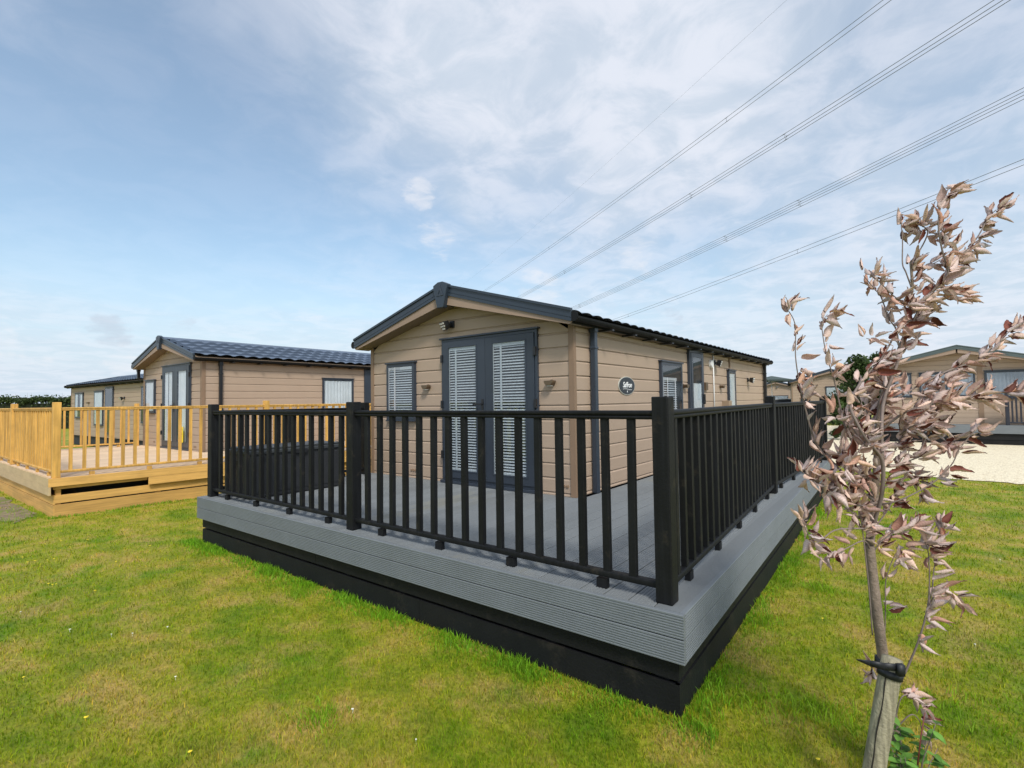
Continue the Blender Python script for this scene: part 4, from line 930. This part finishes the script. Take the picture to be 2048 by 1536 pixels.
B('branch',[(1745,1270,.01),(1738,1180,-.02),(1728,1086,-.03),(1722,1040,-.03),(1712,1000,-.02)],.003,.0018,16,t0=.5)
B('branch',[(1733,879,-.08),(1715,905,-.1),(1690,930,-.1),(1660,950,-.1)],.003,.0014,16,t0=.1)
B('branch',[(1757,960,0),(1725,950,-.04),(1690,965,-.06),(1655,985,-.07)],.003,.0013,22,t0=.15)
B('branch',[(1745,1040,0),(1720,1035,-.02),(1690,1015,-.03),(1668,1000,-.03)],.003,.0013,14,t0=.2)
B('branch',[(1740,900,-.06),(1715,870,-.05),(1695,845,-.04),(1668,835,-.04)],.003,.0013,16,t0=.1)
# right limbs
B('branch',[(1764,860,.0),(1808,826,-.04),(1872,807,-.08),(1947,794,-.12),(1981,787,-.13),(2044,785,-.15)],.005,.0015,34,t0=.12,size=(.055,.09))
B('branch',[(1768,810,.02),(1805,790,.02),(1848,765,.02),(1900,740,.02),(1952,722,.02),(1976,709,.02),(2006,674,.02),(2032,655,.02)],.004,.0014,36,t0=.15)
B('branch',[(1764,921,-.08),(1788,931,-.05),(1833,916,-.02),(1870,901,.0),(1927,871,.02),(1952,854,.02)],.004,.0014,22,t0=.15)
B('branch',[(1755,1010,0),(1800,1000,-.03),(1862,968,-.05),(1902,931,-.06),(1919,898,-.06),(1950,860,-.06)],.0035,.0013,10,t0=.3)
B('branch',[(1833,916,0),(1850,880,.0),(1862,840,0),(1875,800,0),(1890,770,0)],.003,.0014,24,t0=.05)
B('branch',[(1790,900,0),(1810,860,.02),(1830,810,.03),(1850,770,.03)],.003,.0014,30,t0=.0)
B('branch',[(1757,860,.04),(1740,840,.08),(1730,800,.1),(1745,760,.1)],.003,.0014,30,t0=.0)
B('branch',[(1757,940,.04),(1790,930,.1),(1830,960,.1),(1845,985,.1)],.003,.0014,14,t0=.2)
B('branch',[(1745,1000,.04),(1730,960,.1),(1700,940,.12),(1680,900,.12)],.003,.0014,26,t0=.0)
B('branch',[(1800,870,.0),(1830,850,-.1),(1870,850,-.12)],.003,.0014,18,t0=.1)
B('branch',[(1747,1060,0),(1775,1020,.02),(1790,990,.03),(1800,960,.03)],.003,.0014,12,t0=.2)
B('branch',[(1743,1110,0),(1765,1080,-.02),(1800,1060,-.03),(1830,1050,-.03)],.003,.0014,18,t0=.1)
# low right shoots
B('branch',[(1797,1372,.02),(1819,1326,0),(1840,1273,-.02),(1855,1215,-.03),(1859,1165,-.03),(1857,1107,-.03),(1850,1085,-.03)],.0045,.0014,22,t0=.3,size=(.055,.085),wind=.8)
B('branch',[(1855,1215,-.03),(1864,1180,-.0),(1869,1132,.02),(1882,1082,.02),(1884,1045,.02)],.0028,.0012,9,t0=.4,size=(.05,.08),wind=.6)
B('branch',[(1850,1235,-.02),(1869,1190,-.0),(1895,1180,.02),(1915,1200,.02)],.0028,.0012,10,t0=.3,size=(.05,.08),wind=.8)
B('branch',[(1768,1310,.02),(1771,1220,0),(1772,1160,0),(1790,1110,.0),(1808,1095,.0)],.0025,.0012,12,t0=.2,size=(.05,.08),wind=.7)
B('branch',[(1790,1440,.02),(1800,1400,0),(1815,1390,0),(1840,1410,0)],.003,.0012,9,t0=.5,size=(.05,.08))
B('branch',[(1790,1460,.02),(1820,1430,0),(1838,1440,0),(1845,1470,0)],.003,.0012,6,t0=.5,size=(.05,.08))
B('branch',[(1775,1400,.02),(1760,1370,0),(1752,1350,0),(1745,1340,0)],.003,.0012,5,t0=.4,size=(.05,.07),wind=-.3)
mb=MB()
for Q,rad in BR['trunk']: mb.tube(Q,rad,10)
mb.build('trunk','bark',tr)
for Q,rad in BR['branch']:
    MB().tube(Q,rad,6).build('branch','twig',tr)
VV=[];FF=[];TT=[];o_=0; stalks=MB()
for (p,d,sz) in LEAF:
    V,F=LV[rl.integers(len(LV))]; d=np.array(d); a=rl.normal(size=3); s=np.cross(a,d); s/=np.linalg.norm(s); u=np.cross(d,s)
    sz=sz*.90; st=.012; base_=np.array(p)+d*st
    G=base_+(V[:,0:1]*d+V[:,1:2]*s+V[:,2:3]*u)*sz*np.array([1.0]); VV.append(G); FF.append(F+o_); o_+=len(V)
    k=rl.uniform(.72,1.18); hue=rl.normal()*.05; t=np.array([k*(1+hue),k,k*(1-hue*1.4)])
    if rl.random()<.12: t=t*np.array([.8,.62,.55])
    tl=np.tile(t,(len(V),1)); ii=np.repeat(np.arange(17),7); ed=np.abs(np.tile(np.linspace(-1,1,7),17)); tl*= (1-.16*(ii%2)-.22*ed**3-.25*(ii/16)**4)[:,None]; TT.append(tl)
VV=np.concatenate(VV);FF=np.concatenate(FF)
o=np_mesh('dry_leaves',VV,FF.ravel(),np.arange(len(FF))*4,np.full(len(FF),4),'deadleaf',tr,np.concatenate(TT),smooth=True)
o.data.materials.append(MT['deadred']); o.data.polygons.foreach_set('material_index',np.repeat((rl.random(len(LEAF))<.40).astype(np.int32),96))
# stake
def SP(x,y,D): return at(x,y,D)
t0_=SP(1785,1316,1.90); b0=SP(1735,1620,1.86); dd=(b0-t0_).normalized(); k=(GZ-.05-t0_.z)/dd.z; b1=t0_+dd*k
mb=MB(); n=14; vs=[]; ax=dd; a=ax.orthogonal().normalized(); b_=ax.cross(a); segs=10
rs=np.random.default_rng(4); prof=[1+rs.normal()*.02 for _ in range(n)]
for i in range(segs+1):
    p=t0_.lerp(b1,i/segs); rr_=.0345*(1 if i>0 else .93)
    vs+=[p+(a*math.cos(2*math.pi*j/n)+b_*math.sin(2*math.pi*j/n))*rr_*prof[j]*(1+.006*math.sin(i*1.7+j)) for j in range(n)]
p0=t0_-dd*.004; vs+= [p0]
fs=[(i*n+j,i*n+(j+1)%n,(i+1)*n+(j+1)%n,(i+1)*n+j) for i in range(segs) for j in range(n)]+[(len(vs)-1,(j+1)%n,j) for j in range(n)]
mb.add(vs,fs); stk=mb.build('tree_stake','stake',smooth=True); tag(stk,'weathered round wooden stake leaning beside the sapling trunk','stake')
# drying crack down the face of the stake
mb=MB(); toc=(CAM-t0_.lerp(b1,.3)); toc=(toc-ax*toc.dot(ax)).normalized(); sd_=ax.cross(toc)
cr=[]
for i in range(15):
    t=.02+.9*i/14; p=t0_.lerp(b1,t)+(toc*math.cos(.25)+sd_*math.sin(.25))*.0352+sd_*.002*math.sin(i*1.3); cr.append(p)
mb.tube(cr,[.0016+.001*math.sin(i*.9)**2 for i in range(15)],4); MT['crack']=mat('crack_dark',(.02,.016,.012),.9,.1,5); mb.build('crack','crack',stk)
# rubber tie round trunk and stake
def strap_loop(c,r,axis,w,th,a0=0,a1=360,n=28):
    axis=axis.normalized(); u=axis.orthogonal().normalized(); v=axis.cross(u); vs=[]
    for i in range(n+1):
        an=R(a0+(a1-a0)*i/n); e=u*math.cos(an)+v*math.sin(an)
        for (rr_,h) in ((r,-w/2),(r+th,-w/2),(r+th,w/2),(r,w/2)): vs.append(c+e*rr_+axis*h)
    fs=[(i*4+j,i*4+(j+1)%4,(i+1)*4+(j+1)%4,(i+1)*4+j) for i in range(n) for j in range(4)]
    return vs,fs
tie=MB(); pc=t0_+dd*.055; tie.add(*strap_loop(pc,.0365,ax,.026,.004))
trk=at(1767,1322,TD0+.03); tie.add(*strap_loop(trk,.026,Vector((.05,.1,1)),.026,.004))
tail=[at(1800,1336,1.85),at(1770,1334,1.835),at(1740,1327,1.86),at(1714,1320,1.88)]
for p,q_,w0,w1 in zip(tail,tail[1:],(.026,.026,.020),(.026,.020,.003)):
    tie.add([p+UP*w0/2,p-UP*w0/2,q_-UP*w1/2,q_+UP*w1/2,p+UP*w0/2+FW*.004,p-UP*w0/2+FW*.004,q_-UP*w1/2+FW*.004,q_+UP*w1/2+FW*.004],[(0,1,2,3),(7,6,5,4),(0,4,5,1),(1,5,6,2),(2,6,7,3),(3,7,4,0)])
lk0=pc-FW*.0; tie.tube([lk0+RT*-.03,trk+RT*.0],.0045,6); bk=at(1797,1337,1.85); tie.add([bk+RT*x+UP*y-FW*z for x in (-.012,.012) for y in (-.02,.02) for z in (0,.018)],[(0,1,3,2),(4,6,7,5),(0,4,5,1),(2,3,7,6),(0,2,6,4),(1,5,7,3)])
tag(tie.build('tree_tie','strap'),'black rubber strap tying the sapling to its stake','tree tie')
# weeds at the foot
wd=tag(empty('nettle_weed',(0,0,0)),'green leafy weed growing at the foot of the sapling','weed'); wb=at(1815,1520,2.0); wb.z=GZ; wd.location=wb
WV=[];WF=[];WT=[];o_=0; stems=MB()
for k in range(11):
    tx=rl.uniform(1775,1885); ty=rl.uniform(1405,1530); tp=at(tx,ty,1.98+rl.uniform(-.12,.12))-wb; s0=Vector((tp.x*.4+rl.normal()*.02,tp.y*.4+rl.normal()*.02,0)); md=s0.lerp(tp,.5)+Vector((0,0,.02)); stems.tube([s0,md,tp],[.0028,.0022,.001],5)
    for i in range(10):
        t=rl.uniform(.25,1); p=np.array(s0.lerp(tp,t)); an=rl.uniform(0,6.28); d=np.array([math.cos(an),math.sin(an),rl.uniform(-.2,.5)]); d/=np.linalg.norm(d); s=np.cross([0,0,1],d); s/=np.linalg.norm(s); u=np.cross(d,s); L_=rl.uniform(.03,.055)
        pr_=[]; nseg=6
        for q2 in range(nseg+1):
            tt=q2/nseg; w=.34*math.sin(math.pi*min(1,tt*.92+.06))*(1-.3*tt)*(1+.12*(q2%2)); pr_+= [p+(d*tt+s*w-u*.25*tt*tt+u*.08)*L_,p+(d*tt-u*.25*tt*tt)*L_,p+(d*tt-s*w-u*.25*tt*tt+u*.08)*L_]
        F=[(q2*3+a_,q2*3+a_+1,q2*3+a_+4,q2*3+a_+3) for q2 in range(nseg) for a_ in (0,1)]
        WV+=pr_; WF+=[tuple(x+o_ for x in f) for f in F]; o_+=len(pr_); kk=rl.uniform(.6,1.35); WT+=[(kk*.95,kk,kk*.9)]*len(pr_)
stems.build('stem','weedleaf' if False else 'twig',wd)
WF=np.array(WF); np_mesh('leaves',np.array(WV),WF.ravel(),np.arange(len(WF))*4,np.full(len(WF),4),'weedleaf',wd,np.array(WT))
ds=MB(); sp_=[at(1835,1530,1.9)-Vector((0,0,0)),at(1842,1470,1.92),at(1850,1425,1.93)]; ds.tube(sp_,[.003,.0025,.0015],5); MT['redstem']=mat('red_stem',(.16,.035,.03),.6,.1,8); 
dsk=ds.build('dock_stem','redstem'); tag(dsk,'thin dark red stem standing in the weeds right of the stake','weed')
# ------------------------------------------------------------------ grass
def blades(name,pos,h,w,tint,m='blade',lean=.55):
    n=len(pos); a=rng.uniform(0,2*np.pi,n); s=np.c_[np.cos(a),np.sin(a),np.zeros(n)]; a2=rng.uniform(0,2*np.pi,n); ln=rng.uniform(.05,lean,n)*1.3
    l=np.c_[np.cos(a2)*ln,np.sin(a2)*ln,np.ones(n)]; H=h[:,None]; Wd=w[:,None]
    mid=pos+l*np.array([.35,.35,.55])*H; tip=pos+l*np.array([1.1,1.1,.92])*H
    v=np.stack([pos-s*Wd/2,pos+s*Wd/2,mid-s*Wd*.4,mid+s*Wd*.4,tip],1).reshape(-1,3)
    b0=np.arange(n)[:,None]*5; loops=np.concatenate([b0+0,b0+1,b0+3,b0+2,b0+2,b0+3,b0+4],1).ravel()
    tot=np.tile([4,3],n); st=np.concatenate([[0],np.cumsum(tot)[:-1]])
    o=np_mesh(name,v,loops,st,tot,m,None,np.repeat(tint,5,0)); tag(o,kind='stuff'); return o
def inside(x,y,poly):
    c=np.zeros(len(x),bool); px=np.array([p[0] for p in poly]);py=np.array([p[1] for p in poly]); j=len(poly)-1
    for i in range(len(poly)):
        cond=((py[i]>y)!=(py[j]>y))&(x<(px[j]-px[i])*(y-py[i])/(py[j]-py[i]+1e-12)+px[i]); c^=cond; j=i
    return c
def lawn_free(x,y):
    ok=~((x>-DW+IN)&(x<-IN-TD*y)&(y>IN)&(y<DL)); ok&=~((x>-5.6)&(x<-1.9)&(y>2)&(y<11.4))
    ok&=~((x<nx0-.06+.03*(y-ny0))&(x>-15.3)&(y>ny0+.06)&(y<11.3)); ok&=~inside(x,y,GRAV); ok&=~((inside(x,y,DIRT))&(rng.random(len(x))<.6)); return ok
cx_,cy_=CAM.x,CAM.y
def scatter(n,r0,r1,pw,az0=-62,az1=62):
    u=rng.random(n); e=1-pw+1; # density ~ r^-pw over area -> radius pdf r^(1-pw)
    if abs(e)<1e-6: r=r0*(r1/r0)**u
    else: r=(r0**e+(r1**e-r0**e)*u)**(1/e)
    a=R(YAW)+np.radians(rng.uniform(az0,az1,n)); x=cx_+r*np.sin(a); y=cy_+r*np.cos(a); ok=lawn_free(x,y); return x[ok],y[ok],r[ok]
x,y,r=scatter(430000,1.0,17,2.0)
n=len(x); clump=.5+.5*np.sin(x*23+3*np.sin(y*11))*np.sin(y*19+2*np.sin(x*13))
h=rng.uniform(.012,.030,n)*(.75+.6*clump)*(1+.03*r); w=.0018*(1+r*.34)*rng.uniform(.7,1.4,n)
k=rng.uniform(.62,1.5,n); dry=rng.random(n)<.10; t=np.c_[k*rng.uniform(.85,1.2,n),k,k*rng.uniform(.7,1.3,n)]; t[dry]=t[dry]*np.array([1.5,1.18,1.8]); t*=np.array([.80,.97,.52])
blades('grass',np.c_[x,y,np.full(n,GZ-.003)],h,w,t)
# longer unmown grass along the skirts
P=[]
for _ in range(15000):
    s=rng.random()
    if s<.62: x_=-5.75+5.9*rng.random(); y_=.045-abs(rng.normal())*.09-.01
    elif s<.86: y_=-.02+7.4*rng.random()**1.2; x_=-IN-TD*y_+.01+abs(rng.normal())*.08
    else: x_=nx0+.0+abs(rng.normal())*.06; y_=ny0+6*rng.random(); x_+=.03*(y_-ny0)-.05
    P.append((x_,y_))
P=np.array(P); patch=.5+.5*np.sin(P[:,0]*3.1+1)*np.sin(P[:,0]*7.7+P[:,1]*5); n=len(P); keep=rng.random(n)<(.25+.75*patch); P=P[keep]; patch=patch[keep]; n=len(P)
h=rng.uniform(.02,.065,n)*(.5+.7*patch); r=np.hypot(P[:,0]-cx_,P[:,1]-cy_); w=.003*(1+.2*r)*rng.uniform(.7,1.3,n); k=rng.uniform(.6,1.5,n)
MT['lush']=leaf_mat('long_grass',(.17,.36,.014),(.17,.36,.014),.4)
blades('long_grass',np.c_[P,np.full(n,GZ-.003)],h,w,np.c_[k,k,k],'lush',.5)
# tufts in the lawn by the sapling and out in the open
P=[]
for (a,b_,s_) in [(1545,1415,.16),(1700,1450,.2),(600,1190,.10),(1130,1240,.12),(430,1090,.12),(1640,1180,.12),(640,1440,.10),(1950,1430,.25),(15,1028,.3),(48,1018,.3),(75,1030,.25),(30,1042,.2)]:
    d=ray(a,b_); t_=(GZ-CAM.z)/d.z; c=CAM+d*t_
    for _ in range(230): P.append((c.x+rng.normal()*s_*.6,c.y+rng.normal()*s_*.6))
P=np.array(P); ok=lawn_free(P[:,0],P[:,1]); P=P[ok]; n=len(P); k=rng.uniform(.7,1.5,n)
blades('grass_tufts',np.c_[P,np.full(n,GZ-.003)],rng.uniform(.03,.07,n),np.full(n,.0045),np.c_[k*1.2,k,k],'lush',.7)
# small flowers
def flower(m,r,name,petals=8):
    mb=MB(); mb.tube([(0,0,0),(.003,0,.018)],.001,4); vs=[(0,0,.024)]+[(r*math.cos(2*math.pi*j/petals)*(1 if j%2 else .8),r*math.sin(2*math.pi*j/petals)*(1 if j%2 else .8),.020+.002*(j%2)) for j in range(petals)]
    mb.add(vs,[(0,1+j,1+(j+1)%petals) for j in range(petals)]); mb.sm=False; o=mb.build(name,m); return o
spots=[(45,1115),(55,1125),(120,1079),(122,1082),(175,1080),(140,1095),(105,1170),(97,1168),(112,1169),(190,1182),(70,1122),(95,1121),(108,1118),(172,1436),(47,1356),(380,1505),(300,1092),(1645,1238),(1636,1520),(232,1124),(90,1088)]
f0=flower('dandelion',.010,'dandelion'); f1=flower('daisy',.006,'daisy')
def put(f,pts,label,group):
    for i,(a,b_) in enumerate(pts):
        d=ray(a,b_); t_=(GZ+.015-CAM.z)/d.z; c=CAM+d*t_; o=f if i==0 else copy(f); o.location=(c.x,c.y,GZ); o.rotation_euler=(0,0,i*1.3); s=1.0+.25*math.sin(i*2.1); o.scale=(s,s,1); tag(o,label,'flower',group)
put(f0,spots,'tiny yellow flower dotted in the mown lawn','yellow flowers in the lawn')
wr=np.random.default_rng(9); ds_=[(int(a),int(b_)) for a,b_ in zip(wr.uniform(30,1150,40),wr.uniform(1100,1510,40)) if b_>1060+.33*(a-400)+45 or a<380][:3]+[(41,1225),(140,1260),(223,1270),(265,1268),(335,1255),(1755,1305),(1950,1290),(2000,1120),(1850,1060)]
put(f1,ds_,'tiny white daisy dotted in the mown lawn','white flowers in the lawn')
# debris on the deck and weeds on the bare soil
print('objects',len(bpy.data.objects))
